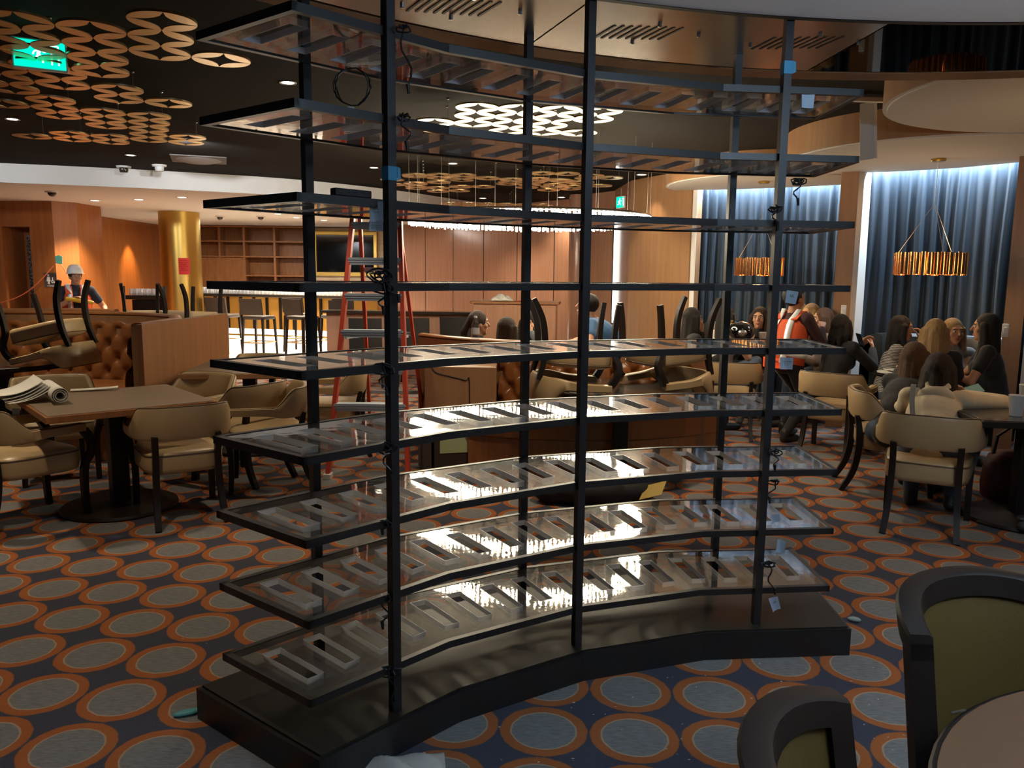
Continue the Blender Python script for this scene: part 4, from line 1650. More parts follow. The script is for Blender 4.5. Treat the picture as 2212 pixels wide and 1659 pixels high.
    for H_, K_, A_ in ((HR, KR, AR), (HL, KL, AL)):
        capsule(b, H_, K_, .080 * k, .054 * k)
        capsule(b, K_, A_, .053 * k, .036 * k)
        capsule(b, A_ + Vector((0, -.02, -.045)), A_ + Vector((0, .14, -.055)), .030 * k, .024 * k)
    remesh(b, 'body', sk, vox, 2, t)
    # --- face details
    e = MB()
    for s in (-1, 1):
        e.ell((0, 0, 0), (.0135 * k, .010 * k, .0085 * k), 10, 8, Matrix.Translation(hp(s * .031, .0755, .008)) @ HM.to_4x4(), 0)
        e.ell((0, 0, 0), (.0065 * k, .0045 * k, .0072 * k), 10, 8, Matrix.Translation(hp(s * .031, .0825, .008)) @ HM.to_4x4(), 1)
    e.obj('eyes', [EYE_W, EYE_D], t, smooth=True, angle=0, fix=False)
    e = MB()
    for s in (-1, 1):
        e.tube([hp(s * .014, .086, .028), hp(s * .030, .086, .033), hp(s * .047, .074, .026)], [.003, .0038, .0022], 6)
    e.obj('eyebrows', HAIR['black' if hair == 'black' else 'dark'], t, smooth=True)
    e = MB()
    e.tube([hp(-.023, .072, -.058), hp(-.010, .084, -.055), hp(0, .086, -.056), hp(.010, .084, -.055), hp(.023, .072, -.058)], [.002, .005, .0045, .005, .002], 6)
    e.tube([hp(-.020, .073, -.062), hp(0, .085, -.065), hp(.020, .073, -.062)], [.002, .006, .002], 6)
    e.obj('lips', LIP, t, smooth=True)
    # --- hair
    if style:
        b = MB()
        ell(b, hp(0, -.020, .030), (.086 * k, .098 * k, .099 * k), HM)
        dn = Vector((0, 0, -1))
        if style in ('long', 'side', 'wavy'):
            for x, y, o_, l in ((-.066, -.03, .012, lens * .9), (-.035, -.07, .0, lens), (0, -.082, 0, lens * 1.05), (.035, -.07, 0, lens), (.066, -.03, .012, lens * .9), (-.074, .012, .014, lens * .75), (.074, .012, .014, lens * .75)):
                a = hp(x, y, .02)
                m1 = a + dn * l * .45 + hx * (math.copysign(o_, x) if x else 0) - fw * .012
                sway = (hy * .03) if y > 0 else (-fw * .030)
                c = a + dn * l + hx * (math.copysign(o_ * 1.6, x) if x else 0) + sway
                capsule(b, a, m1, .034 * k * vol, .038 * k * vol, 10)
                capsule(b, m1, c, .038 * k * vol, (.020 if style != 'wavy' else .030) * k * vol, 10)
        elif style == 'bob':
            for i in range(9):
                a_ = R(-150 + 300 * i / 8) + PI / 2 + PI
                x, y = math.cos(a_), math.sin(a_)
                a = hp(.066 * x, .07 * y - .015, .01)
                ln = (.15 if lens == .30 else lens) * (1 if i % 2 else .92)
                capsule(b, a, a + dn * ln * .6 * k + (hx * x + hy * y) * .016, .034 * k * vol, .036 * k * vol, 10)
                capsule(b, a + dn * ln * .6 * k + (hx * x + hy * y) * .016, a + dn * ln * k + (hx * x + hy * y) * .03, .034 * k * vol, .018 * k * vol, 10)
        elif style == 'tail':
            a = hp(0, -.10, .02)
            capsule(b, a, a + Vector((0, -.05, -.10)), .030 * k, .036 * k, 10)
            capsule(b, a + Vector((0, -.05, -.10)), a + Vector((0, -.05, -.28)), .036 * k, .018 * k, 10)
            for s in (-1, 1):
                capsule(b, hp(s * .070, -.02, .02), hp(s * .060, -.06, -.03), .020 * k, .022 * k)
        remesh(b, 'hair', HAIR[hair], .008, 2, t)
    # --- clothes
    b = MB()
    c_ = .014
    ell(b, P + up * .02, (.165 * k, .125 * k, .12 * k), Matrix((rt, fw, up)).transposed())
    capsule(b, P + up * .0, P + up * .22 * k, .134 * k * g, .126 * k * g, 16)
    ell(b, P + up * .29 * k, (.165 * k * g, .122 * k * g, .175 * k), Matrix((rt, fw, up)).transposed())
    capsule(b, SL + up * .0, SR + up * .0, .066 * k * g, .066 * k * g)
    capsule(b, NB - up * .06, NB + up * .018, .075 * k * g, .064 * k * g)
    if not male:
        for s in (-1, 1):
            ell(b, P + up * .29 * k + fw * .080 * k + rt * s * .065 * k, (.074 * k, .074 * k, .074 * k))
    for S_, E_, W_ in ((SR, ER, WR), (SL, EL, WL)):
        if sleeves == 'none':
            continue
        capsule(b, S_, S_.lerp(E_, .55 if sleeves == 'short' else 1), .062 * k * g, (.056 if sleeves == 'short' else .052) * k * g)
        if sleeves in ('long', 'loose'):
            w = .012 if sleeves == 'loose' else 0
            capsule(b, E_, E_.lerp(W_, .93), (.052 + w) * k * g, (.036 + w) * k * g)
    topo = remesh(b, 'top', cloth(top, topc), .011, 4, t)
    b = MB()
    ell(b, P, (.168 * k, .128 * k, .10 * k), Matrix((rt, fw, up)).transposed())
    for H_, K_, A_ in ((HR, KR, AR), (HL, KL, AL)):
        capsule(b, H_, K_, .092 * k, .066 * k)
        capsule(b, K_, K_.lerp(A_, .93), .066 * k, .050 * k)
    remesh(b, 'trousers', cloth(trousers, trc), .012, 4, t)
    for A_ in (AR, AL):
        b = MB()
        capsule(b, A_ + Vector((0, -.02, -.042)), A_ + Vector((0, .155, -.052)), .042 * k, .031 * k)
        capsule(b, A_ + Vector((0, -.02, -.04)), A_ + Vector((0, -.01, .015)), .042 * k, .044 * k)
        for i in range(len(b.v)):
            v = b.v[i]
            b.v[i] = (v[0], v[1], max(v[2], A_.z - .084))
        b.obj('shoe', cloth('shoe%.2f' % shoe[0], shoe, .5), t, smooth=True)
    t['_'] = 0
    del t['_']
    return t, dict(P=P, NB=NB, H=H, up=up, rt=rt, fw=fw, SR=SR, SL=SL, ER=ER, EL=EL, WR=WR, WL=WL, hp=hp, HM=HM, topo=topo, Rz=Rz, k=k)


REFL = mat('reflective_silver', (0.85, 0.88, 0.92), 0.35, 0.2)
ORANGE = mat('hi_vis_orange', (0.62, 0.085, 0.02), 0.75)
LIME = mat('hi_vis_lime', (0.55, 0.62, 0.05), 0.75)


def vest(t, d, hips=.02):
    P, up, rt, fw, k, NB = d['P'], d['up'], d['rt'], d['fw'], d['k'], d['NB']
    Mx = Matrix((rt, fw, up)).transposed()
    b = MB()
    rings = []
    prof = [(-.04, .200, .160), (.06, .192, .152), (.16, .184, .146), (.26, .188, .148), (.34, .184, .138), (.40, .168, .110)]
    for z, w, dd in prof:
        rings.append([tuple(P + up * z * k + rt * (w * math.cos(a)) * k + fw * (dd * math.sin(a)) * k) for a in [PI / 2 + R(14) + R(332) * i / 36 for i in range(37)]])
    b.loft(rings, closed=False, caps=False)
    for s in (-1, 1):
        pts = [P + up * .40 * k + rt * s * .085 * k + fw * .112 * k, NB + up * .035 * k + rt * s * .095 * k + fw * .01, P + up * .40 * k + rt * s * .10 * k - fw * .112 * k]
        pts = cat_rom(pts, 5)
        b.strip([tuple(p) for p in pts], .085 * k, .008)
    v = b.obj('safety_vest', ORANGE, t, smooth=True, fix=False)
    md = v.modifiers.new('s', 'SOLIDIFY')
    md.thickness = .006
    b = MB()
    # two vertical bands front and back, one round the waist
    for s in (-1, 1):
        for q in (1, -1):
            a = math.acos(.45) if q > 0 else -math.acos(.45)
            col = []
            for z, w, dd in prof:
                c, sn = .45, math.sqrt(1 - .45 ** 2) * q
                mid = P + up * z * k + rt * s * w * (c) * k * 1.03 + fw * dd * sn * k * 1.05
                tn = (rt * s * (.8) - fw * q * .45).normalized()
                col.append([tuple(mid - tn * .030 * k), tuple(mid + tn * .030 * k)])
            mid = NB + up * .044 * k + rt * s * .10 * k + fw * .05 * q
            col.append([tuple(mid - rt * s * .028), tuple(mid + rt * s * .028)])
            b.loft(col, closed=False, caps=False)
    ring = [[tuple(P + up * z * k + rt * (.196 * math.cos(a)) * k + fw * (.158 * math.sin(a)) * k) for a in [PI / 2 + R(14) + R(332) * i / 36 for i in range(37)]] for z in (.03, .085)]
    b.loft(ring, closed=False, caps=False)
    o = b.obj('reflective_stripes', REFL, v, smooth=True, fix=False)
    md = o.modifiers.new('s', 'SOLIDIFY')
    md.thickness = .004
    md.offset = 1
    return v


HP = lambda u, v, y: at_y(u, v, y)
# 1 worker with hard hat on the left
t, d = person('person in white hard hat and orange reflective vest walking past the wood wall', HP(163, 597, 11.3), -150, True, lean=6, male=True, k=1.04,
              top='navy_tee', topc=(.010, .014, .030), sleeves='short', trousers='khaki', trc=(.20, .16, .11), hair='dark', style='short', skin=SKIN2,
              handL=(-.36, .22, .98), handR=(.08, .30, 1.18), poleR=(.8, -.4, -.5), hyaw=12, vox=.009)
vest(t, d)
b = MB()
hp, HMx = d['hp'], d['HM'].to_4x4()
b.lathe([(0, .125), (.03, .123), (.065, .108), (.090, .075), (.102, .03), (.105, .0), (.112, -.004), (.122, -.008), (.120, -.012), (.1, -.004)], 24, M=Matrix.Translation(hp(0, -.012, .045)) @ HMx)
b.ell((0, .085, -.004), (.085, .075, .010), 16, 6, Matrix.Translation(hp(0, -.012, .045)) @ HMx)
b.obj('hard_hat', M['white_plastic'], t, smooth=True, angle=50)
b = MB()
w = d['WR'] + Vector((-.06, .05, .0))
b.tube([w + Vector((-.22, .02, -.04)), w + Vector((-.05, .02, -.01)), w + Vector((.12, .03, .02))], [.022, .035, .026], 10)
o = b.obj('yellow_tool', mat('tool_yellow', (0.62, 0.36, 0.02), 0.45), smooth=True)
o.matrix_world = Matrix.Translation(t.location) @ d['Rz'].to_4x4()
tag(o, 'yellow tool held across the vest by the hard hat worker', 'tool')

# 2 standing worker on the right
t, d = person('person in dark cap and striped reflective vest standing beside the dark leather alcoves', HP(1717, 645, 7.75), -62, True, lean=10, male=True, k=.97,
              top='maroon', topc=(.035, .008, .010), trousers='black_work', trc=(.010, .010, .011), hair='black', style='short', skin=SKIN2, hyaw=-8, hpitch=-26,
              handR=(.12, .34, 1.10), handL=(-.12, .36, 1.08), feet=((.14, -.10), (-.12, .16)), shoe=(.012, .010, .009), vox=.0075)
v = vest(t, d)
v.data.materials[0] = ORANGE
hp, HMx = d['hp'], d['HM'].to_4x4()
b = MB()
b.lathe([(0, .098), (.04, .094), (.075, .070), (.094, .03), (.098, -.01), (.094, -.012)], 24, M=Matrix.Translation(hp(0, -.016, .045)) @ HMx)
b.ell((0, .10, -.004), (.072, .075, .007), 16, 6, Matrix.Translation(hp(0, -.012, .042)) @ HMx)
b.obj('cap', M['black_fabric'], t, smooth=True, angle=50)
b = MB()
w = d['P'] + d['up'] * (-.05)
b.box((0.0, 0, 0), (.30, .015, .10), M=Matrix.Translation(w - d['fw'] * .14))
o = b.obj('shirt_tail', mat('orange_cloth', (.75, .085, .015), .8), t, bevel=.004)

# 3 man in blue leaning on the booth
person('person in a blue t-shirt leaning over the centre booth', HP(1268, 661, 7.75), 78, True, lean=45, male=True, k=1.0, top='blue_tee', topc=(.045, .14, .30), sleeves='short', trousers='jeans_dark', trc=(.02, .025, .04),
       hair='black', style='short', hpitch=-8, hyaw=2, handR=(.24, .50, .94), handL=(-.24, .46, .94), poleR=(.8, -.4, -.2), poleL=(-.8, -.4, -.2), skin=SKIN)
# 4-6 women behind the centre booth
person('person with dark ponytail seen in profile behind the water bottle', HP(1035, 699, 7.65), -78, lean=10, hair='dark', style='tail', top='charcoal', topc=(.016, .015, .016))
person('person with long dark hair turned away, between two facing others at the centre booth', HP(1098, 713, 7.45), -38, lean=10, hair='dark', style='long', lens=.34, top='black', hyaw=-15)
person('person resting a cheek on one hand, grey jacket, facing the camera', HP(1143, 700, 8.05), 158, lean=16, hair='black', style='long', lens=.26, top='grey_jacket', topc=(.075, .095, .105), handL=(-.07, .27, 1.02), palmL=(.3, -1, .3), curlL=1.0, poleL=(-.7, .3, -.6))
# 7-12 far alcove
person('person with long black hair and black jacket, chin on hand, at the far alcove edge', HP(1497, 690, 8.2), -80, lean=12, hair='black', style='long', lens=.40, top='black', handL=(.0, .22, 1.02), palmL=(.3, -1, .3), curlL=.9)
person('person in white tee and pale jeans holding a brown bottle', HP(1570, 686, 8.7), -72, lean=5, hair='black', style='long', lens=.36, top='white_tee', topc=(.50, .47, .43), sleeves='short', trousers='pale_jeans', trc=(.30, .34, .38),
       handR=(.12, .30, .90), feet=((.08, .40, .25), (-.12, .40)), shoe=(.10, .07, .05), handL=(-.05, .20, .98))
person('person with long brown hair smiling at the camera in the far alcove', HP(1640, 687, 8.8), 160, lean=9, hair='dark', style='long', lens=.42, top='black', hyaw=-8)
person('blonde person behind the vest worker in the far alcove', HP(1724, 674, 9.3), 140, lean=6, hair='blonde', style='long', top='black')
person('blonde person between vest worker and brown haired neighbour in the far alcove', HP(1750, 679, 8.9), 118, lean=6, hair='blonde', style='wavy', top='charcoal', topc=(.016, .015, .016))
person('person with wavy brown hair in profile looking left, far alcove', HP(1776, 690, 8.4), 82, lean=8, hair='brown', style='wavy', lens=.33, top='tan_top', topc=(.12, .07, .04), handR=(.02, .20, 1.0))
t12, d12 = person('person in black coat with short dark hair bent over a phone', HP(1820, 704, 7.6), -66, lean=14, hair='black', style='bob', top='black', hpitch=-22, handR=(.10, .42, .92), handL=(-.04, .42, .94), palmR=(-1, .1, .5), palmL=(1, .1, .5))
# 13-16 middle alcove
person('person in striped long sleeved top with hand at chin, middle alcove', HP(1948, 710, 7.35), -118, lean=8, hair='black', style='long', lens=.30, top='striped', handR=(-.05, .24, 1.03), palmR=(-.2, -1, .4), curlR=1.1, handL=(-.16, .36, .80), hyaw=8)
person('blonde person with back to the camera at the middle alcove table', HP(2018, 720, 6.6), -8, lean=10, hair='blonde', style='long', lens=.30, top='black')
person('blonde person in sleeveless grey top facing the camera, middle alcove', HP(2059, 717, 7.15), 172, lean=7, hair='blonde', style='long', lens=.30, top='grey_top', topc=(.22, .22, .21), sleeves='none', handL=(.05, .35, .80), hyaw=10)
person('person with long dark hair looking left at the right end of the middle alcove', HP(2128, 708, 6.75), 62, lean=10, hair='black', style='long', lens=.46, top='black', handR=(.10, .42, .80), sleeves='short')
# 17 dark clothes, long brown hair
person('person with long brown hair and dark top slumped left beside the cream hoodie', HP(1978, 772, 5.85), -58, lean=16, side=-4, hair='brown', style='long', lens=.40, top='black', hpitch=-14, handR=(.14, .42, .80), handL=(-.10, .44, .80), vox=.0075)
# 18 cream hoodie
t18, d18 = person('person in cream hoodie with dark shoulder length hair, back to camera, looking at a phone', HP(2030, 800, 5.32), -33, lean=14, side=0, hair='dark', style='bob', lens=.27, top='cream_hoodie', topc=(.62, .52, .35), sleeves='loose', trousers='jeans', trc=(.035, .075, .11),
                  hpitch=-14, hyaw=-10, handR=(.13, .60, .79), handL=(.0, .62, .79), poleR=(1, -.4, -.1), poleL=(-.8, -.2, -.4), palmR=(-1, 0, .6), palmL=(1, 0, .4), k=1.06, vol=1.12, vox=.0065)
b = MB()
P, up, rt, fw = d18['P'], d18['up'], d18['rt'], d18['fw']
NB = d18['NB']
# the hood lying on the back, and a bag strap
ell(b, NB - fw * .070 - up * .075, (.115, .042, .070))
ell(b, NB - fw * .050 + up * .02, (.095, .045, .040))
capsule(b, NB - rt * .10 + fw * .0 + up * .015, NB - fw * .10 - rt * .05 + up * .0, .024, .026)
capsule(b, NB + rt * .10 + fw * .0 + up * .015, NB - fw * .10 + rt * .05 + up * .0, .024, .026)
remesh(b, 'hood', cloth('cream_hoodie', (.62, .52, .35)), .009, 4, t18)
b = MB()
st = cat_rom([NB - rt * .135 + up * .028 + fw * .02, NB - rt * .14 - up * .02 - fw * .10, P + up * .30 - rt * .125 - fw * .142, P + up * .12 - rt * .09 - fw * .150, P + up * .0 - rt * .05 - fw * .150], 6)
rings = []
for i, p in enumerate(st):
    rings.append([tuple(p - rt * .016 + fw * .006), tuple(p + rt * .016 + fw * .006), tuple(p + rt * .016 - fw * .006), tuple(p - rt * .016 - fw * .006)])
b.loft(rings)
b.obj('bag_strap', cloth('grey_strap', (.16, .17, .16)), t18, smooth=True)
# phone with open pale blue case
ph = thing('phone', 'white phone in an open pale blue folding case held by the hoodie person', 'phone', HP(2112, 866, 5.45), R(-20))
q = MB().box((0, 0, 0), (.075, .14, .009))
o = q.obj('body', M['white_plastic'], ph, bevel=.003); o.rotation_euler = (R(20), R(-12), R(-50))
q = MB().box((0, 0, .0052), (.066, .125, .001))
q.obj('screen', M['screen'], ph).rotation_euler = (R(20), R(-12), R(-50))
q = MB().box((-.075, 0, .035), (.075, .14, .005))
o = q.obj('case_flap', mat('case_blue', (.22, .42, .42), .6), ph, bevel=.002); o.rotation_euler = (R(20), R(38), R(-50))
# 12's phone
o = MB().box((0, 0, 0), (.07, .14, .009)).obj('phone', M['screen'], bevel=.002)
o.location = HP(1858, 735, 7.4); o.rotation_euler = (R(60), R(10), R(30)); tag(o, 'dark phone held by the person in the black coat', 'phone')
# 19 person mostly beyond the right edge
person('person mostly cut off by the right photo edge, blue jeans and bare ankle', (4.02, 4.72, 1.22), 75, lean=6, hair='dark', style='long', top='black', trousers='blue_jeans', trc=(.035, .060, .12), feet=((.12, .62), (-.12, .72)), shoe=(.02, .02, .02))
# ------------------------------------------------------------------ crystal ring chandelier
CHX, CHY, CHZ, CRX, CRY = 0.17, 8.50, 2.14, 1.27, 1.10
ch = thing('chandelier', 'bright oval crystal ring chandelier hanging on wires beyond the display shelf', 'chandelier', (CHX, CHY, CHZ))
rg = random.Random(5)
b = MB()
b.tube([(CRX * math.cos(2 * PI * i / 64), CRY * math.sin(2 * PI * i / 64), .07) for i in range(64)], .012, 8, loop=True)
b.tube([((CRX - .16) * math.cos(2 * PI * i / 64), (CRY - .16) * math.sin(2 * PI * i / 64), .07) for i in range(64)], .010, 8, loop=True)
b.obj('ring', M['steel'], ch, smooth=True)
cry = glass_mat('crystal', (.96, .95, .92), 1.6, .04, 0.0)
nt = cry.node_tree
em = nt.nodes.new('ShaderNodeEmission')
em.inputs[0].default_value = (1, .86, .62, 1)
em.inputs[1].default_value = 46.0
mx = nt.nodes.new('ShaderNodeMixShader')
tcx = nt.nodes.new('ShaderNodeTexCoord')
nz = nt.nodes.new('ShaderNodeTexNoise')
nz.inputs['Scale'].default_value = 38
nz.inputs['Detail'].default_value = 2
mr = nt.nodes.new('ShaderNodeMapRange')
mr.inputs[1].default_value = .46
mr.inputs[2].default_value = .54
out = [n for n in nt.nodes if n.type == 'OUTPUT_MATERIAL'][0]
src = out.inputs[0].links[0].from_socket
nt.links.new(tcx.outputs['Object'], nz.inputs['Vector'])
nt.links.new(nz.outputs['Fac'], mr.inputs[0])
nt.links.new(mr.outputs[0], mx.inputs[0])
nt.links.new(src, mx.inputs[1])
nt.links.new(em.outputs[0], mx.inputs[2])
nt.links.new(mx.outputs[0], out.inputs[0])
b = MB()
for ring_, (ax, ay) in enumerate(((CRX, CRY), (CRX - .16, CRY - .16))):
    for i in range(150):
        a = 2 * PI * (i + .5 * ring_) / 150
        x, y = ax * math.cos(a), ay * math.sin(a)
        h = rg.uniform(.082, .098)
        T = Matrix.Translation((x, y, .06 - h / 2)) @ Matrix.Rotation(a + .4, 4, 'Z')
        b.box((0, 0, 0), (.012, .020, h), M=T)
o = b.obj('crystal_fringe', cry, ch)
o['kind'] = 'stuff'
b = MB()
for i in range(36):
    a = 2 * PI * i / 36
    b.ell(((CRX - .08) * math.cos(a), (CRY - .08) * math.sin(a), .012), (.026, .026, .034), 10, 8)
o = b.obj('bulbs', emis('chandelier_bulb', (1.0, .83, .58), 115), ch, smooth=True)
o['label'] = 'glowing bulbs'
for i in range(16):
    a = 2 * PI * (i + .3) / 16
    MB().cyl((CRX * math.cos(a), CRY * math.sin(a), .07), (CRX * math.cos(a), CRY * math.sin(a), Z_BLACK - CHZ), .0022, n=5).obj('suspension_wire', M['wire'], ch)

# ------------------------------------------------------------------ gold ring clusters under the ceiling
def ring_mesh(r=.152, h=.012, notch=True):
    b = MB()
    n = 48
    out, inn = [], []
    for i in range(n):
        a = 2 * PI * i / n
        out.append((r * math.cos(a), r * math.sin(a)))
        # inner edge: four arcs meeting on the circle (a four-pointed star)
        q = (a % (PI / 2))
        c0 = Vector((r * math.cos(PI / 4) * math.sqrt(2), r * math.sin(PI / 4) * math.sqrt(2)))
        dq = Vector((math.cos(q), math.sin(q)))
        rho = r * 1.0
        bq = dq.dot(c0)
        disc = bq * bq - (c0.dot(c0) - rho * rho)
        tt = bq - math.sqrt(max(disc, 0))
        tt = min(tt, r * .985)
        k = int(a // (PI / 2))
        e = Matrix.Rotation(k * PI / 2, 2) @ (dq * tt)
        inn.append((e.x, e.y))
    for i in range(n):
        j = (i + 1) % n
        (ox, oy), (px, py) = out[i], out[j]
        (ix, iy), (jx, jy) = inn[i], inn[j]
        b.add([(ox, oy, 0), (px, py, 0), (jx, jy, 0.0), (ix, iy, 0.0)], [(3, 2, 1, 0)])
        b.add([(ox, oy, .004), (px, py, .004), (jx, jy, .004), (ix, iy, .004)], [(0, 1, 2, 3)])
        b.add([(ix, iy, 0), (jx, jy, 0), (jx, jy, .004), (ix, iy, .004)], [(0, 1, 2, 3)])
    b.lathe([(r - .003, 0), (r + .001, 0), (r + .001, h), (r - .003, h), (r - .003, 0)], 48)
    return b.mesh('ring', M['gold'], smooth=True, angle=25)


RM = ring_mesh()


def cluster(label, o, e1, e2, cells, z=2.75, jit=0.0, seed=1):
    rgc = random.Random(seed)
    t = thing('ring_pendant', label, 'ceiling ornament', (o[0], o[1], z), 0, 'gold ring clusters under the black ceiling')
    for n_, (i, j) in enumerate(cells):
        x, y = e1[0] * i + e2[0] * j, e1[1] * i + e2[1] * j
        r_ = bpy.data.objects.new('ring', RM)
        COL.objects.link(r_)
        r_.parent = t
        r_.location = (x, y, rgc.uniform(-jit, jit))
        r_.rotation_euler = (0, 0, math.atan2(e1[1], e1[0]))
        if n_ % 3 == 0:
            wires = MB().cyl((x + .1, y, .0), (x + .1, y, Z_BLACK - z), .0012, n=4)
            wires.ell((x + .1, y, Z_BLACK - z - .004), (.012, .012, .008), 8, 6)
            wires.obj('suspension_wire', M['wire'], t)
    return t


e1, e2 = (.280, .130), (-.125, .270)
cluster('nearest cluster of gold rings at upper left, in front of the green exit sign', (-1.9, 4.41), e1, e2,
        [(0, -2), (0, -1), (0, 0), (1, 0), (-1, -1), (-1, 0), (-1, 1), (-1, 2), (-2, 0), (-2, 1), (-2, 2), (-2, -1)])
cluster('second cluster of gold rings at upper left, below and behind the exit sign', (-2.69, 5.56), e1, e2,
        [(-1, -2), (-1, -1), (0, -1), (0, 0), (1, 0), (-2, -2), (-2, -1), (-3, -2), (-3, -1), (-3, 0), (-2, 0)])
cluster('long cluster of gold rings at left above the hard hat worker', (-2.76, 6.16), e1, e2,
        [(0, 0), (0, 1), (0, 2), (0, 3), (0, 4), (1, 3), (1, 4), (-1, 0), (-1, 1), (-1, 2), (-1, 4), (-2, -1), (-2, 0), (-2, 1), (-3, 0), (-2, 4), (-2, 5), (-1, 5), (-3, 5)])
cluster('small cluster of gold rings cut by the left photo edge', (-4.75, 6.9), e1, e2, [(0, 0), (0, 1), (-1, 0), (0, 2), (-1, 2)])
f1, f2 = (.292, .025), (-.030, .290)
cluster('brightly lit cluster of gold rings directly above the crystal chandelier', (0.0, 6.04), f1, f2,
        [(-1, 0), (0, 0), (1, 0), (2, 0), (-1, -1), (1, -1), (0, -1), (2, -1), (-1, 1), (-2, 1), (0, 1), (1, 1), (1, 2), (0, 2), (2, 2), (-2, 2)], seed=4)
cluster('far cluster of gold rings seen between the left and back centre posts', (-0.9, 9.7), f1, f2,
        [(i, j) for j in range(0, 6) for i in range(-1, 2)] + [(2, 0), (2, 1), (-2, 2), (2, 3), (-2, 4), (3, 0)], jit=.03, seed=5)
cluster('far cluster of gold rings seen beside the middle front post', (0.62, 9.5), f1, f2,
        [(i, j) for j in range(0, 6) for i in range(-1, 2)] + [(2, 1), (2, 3), (2, 4), (-2, 3), (-2, 4)], jit=.03, seed=6)
cluster('flat far row of gold rings near the white bar soffit', (-0.4, 12.8), f1, f2, [(i, j) for j in range(0, 3) for i in range(-2, 4)], z=2.70, seed=7)

# ------------------------------------------------------------------ curtains, cove light
def curtain(name, label, pts, z0, z1, seed, n=230):
    rgc = random.Random(seed)
    P = smooth_curve(pts, 12)
    P = [Vector((p[0], p[1], 0)) for p in P]
    Ls = [0]
    for i in range(len(P) - 1):
        Ls.append(Ls[-1] + (P[i + 1] - P[i]).length)
    T = Ls[-1]
    ph = [rgc.uniform(0, 6.28) for _ in range(6)]

    def fn(u, v):
        s = u * T
        i = 0
        while i < len(P) - 2 and Ls[i + 1] < s:
            i += 1
        f = (s - Ls[i]) / (Ls[i + 1] - Ls[i])
        p = P[i].lerp(P[i + 1], f)
        tn = (P[i + 1] - P[i]).normalized()
        nn = Vector((tn.y, -tn.x, 0))
        w = 2 * PI * s / .115 + 1.3 * math.sin(s * 5 + ph[0]) + .8 * math.sin(s * 11 + ph[1]) + .35 * math.sin(v * 5 + s * 3 + ph[2])
        c = math.sin(w)
        a = .046 * (.65 + .35 * math.sin(s * 7.3 + ph[3])) * (.55 + .45 * (1 - v))
        q = p + nn * (a * math.copysign(abs(c) ** .75, c) + .012 * math.sin(s * 17 + v * 4 + ph[4]))
        return (q.x, q.y, z0 + (z1 - z0) * v)
    b = MB()
    b.grid(fn, n, 14)
    o = b.obj(name, M['curtain'], smooth=True, angle=0, fix=False)
    tag(o, label, 'curtain')
    return o


curtain('curtain', 'navy velvet curtain of the far alcove, lit from above', [(2.36, 10.38), (2.8, 10.28), (3.4, 10.0), (3.98, 9.60)], 0.9, Z_BLACK - .04, 2)
curtain('curtain', 'navy velvet curtain of the middle alcove between the two wood posts', [(3.76, 8.52), (4.1, 8.38), (4.5, 8.08), (4.92, 7.55)], 0.9, Z_BLACK - .04, 3)
curtain('curtain', 'strip of navy curtain at the right photo edge', [(5.0, 7.3), (5.25, 6.9), (5.6, 6.2), (5.9, 5.5)], 0.9, Z_BLACK - .04, 4)
for a_, c_, pw in (((2.38, 10.31), (2.80, 10.20), 18), ((2.84, 10.18), (3.36, 9.935), 22), ((3.40, 9.91), (3.90, 9.56), 22), ((3.77, 8.44), (4.06, 8.32), 14), ((4.09, 8.30), (4.44, 8.04), 18), ((4.47, 8.01), (4.85, 7.54), 24), ((4.98, 7.20), (5.50, 6.2), 24)):
    a_, c_ = Vector((*a_, Z_ALC + .10)), Vector((*c_, Z_ALC + .10))
    dv = (c_ - a_).normalized()
    nn = Vector((dv.y, -dv.x, 0))
    light('AREA', 'cove_light', (a_ + c_) / 2 + nn * -.0, pw, (.72, .86, 1.0), (c_ - a_).length, (0, 0, -1), .02).rotation_euler = Matrix((dv, Vector((0, 0, 1)).cross(dv) * -1, Vector((nn.x * .0, 0, 1)))).transposed().to_euler()

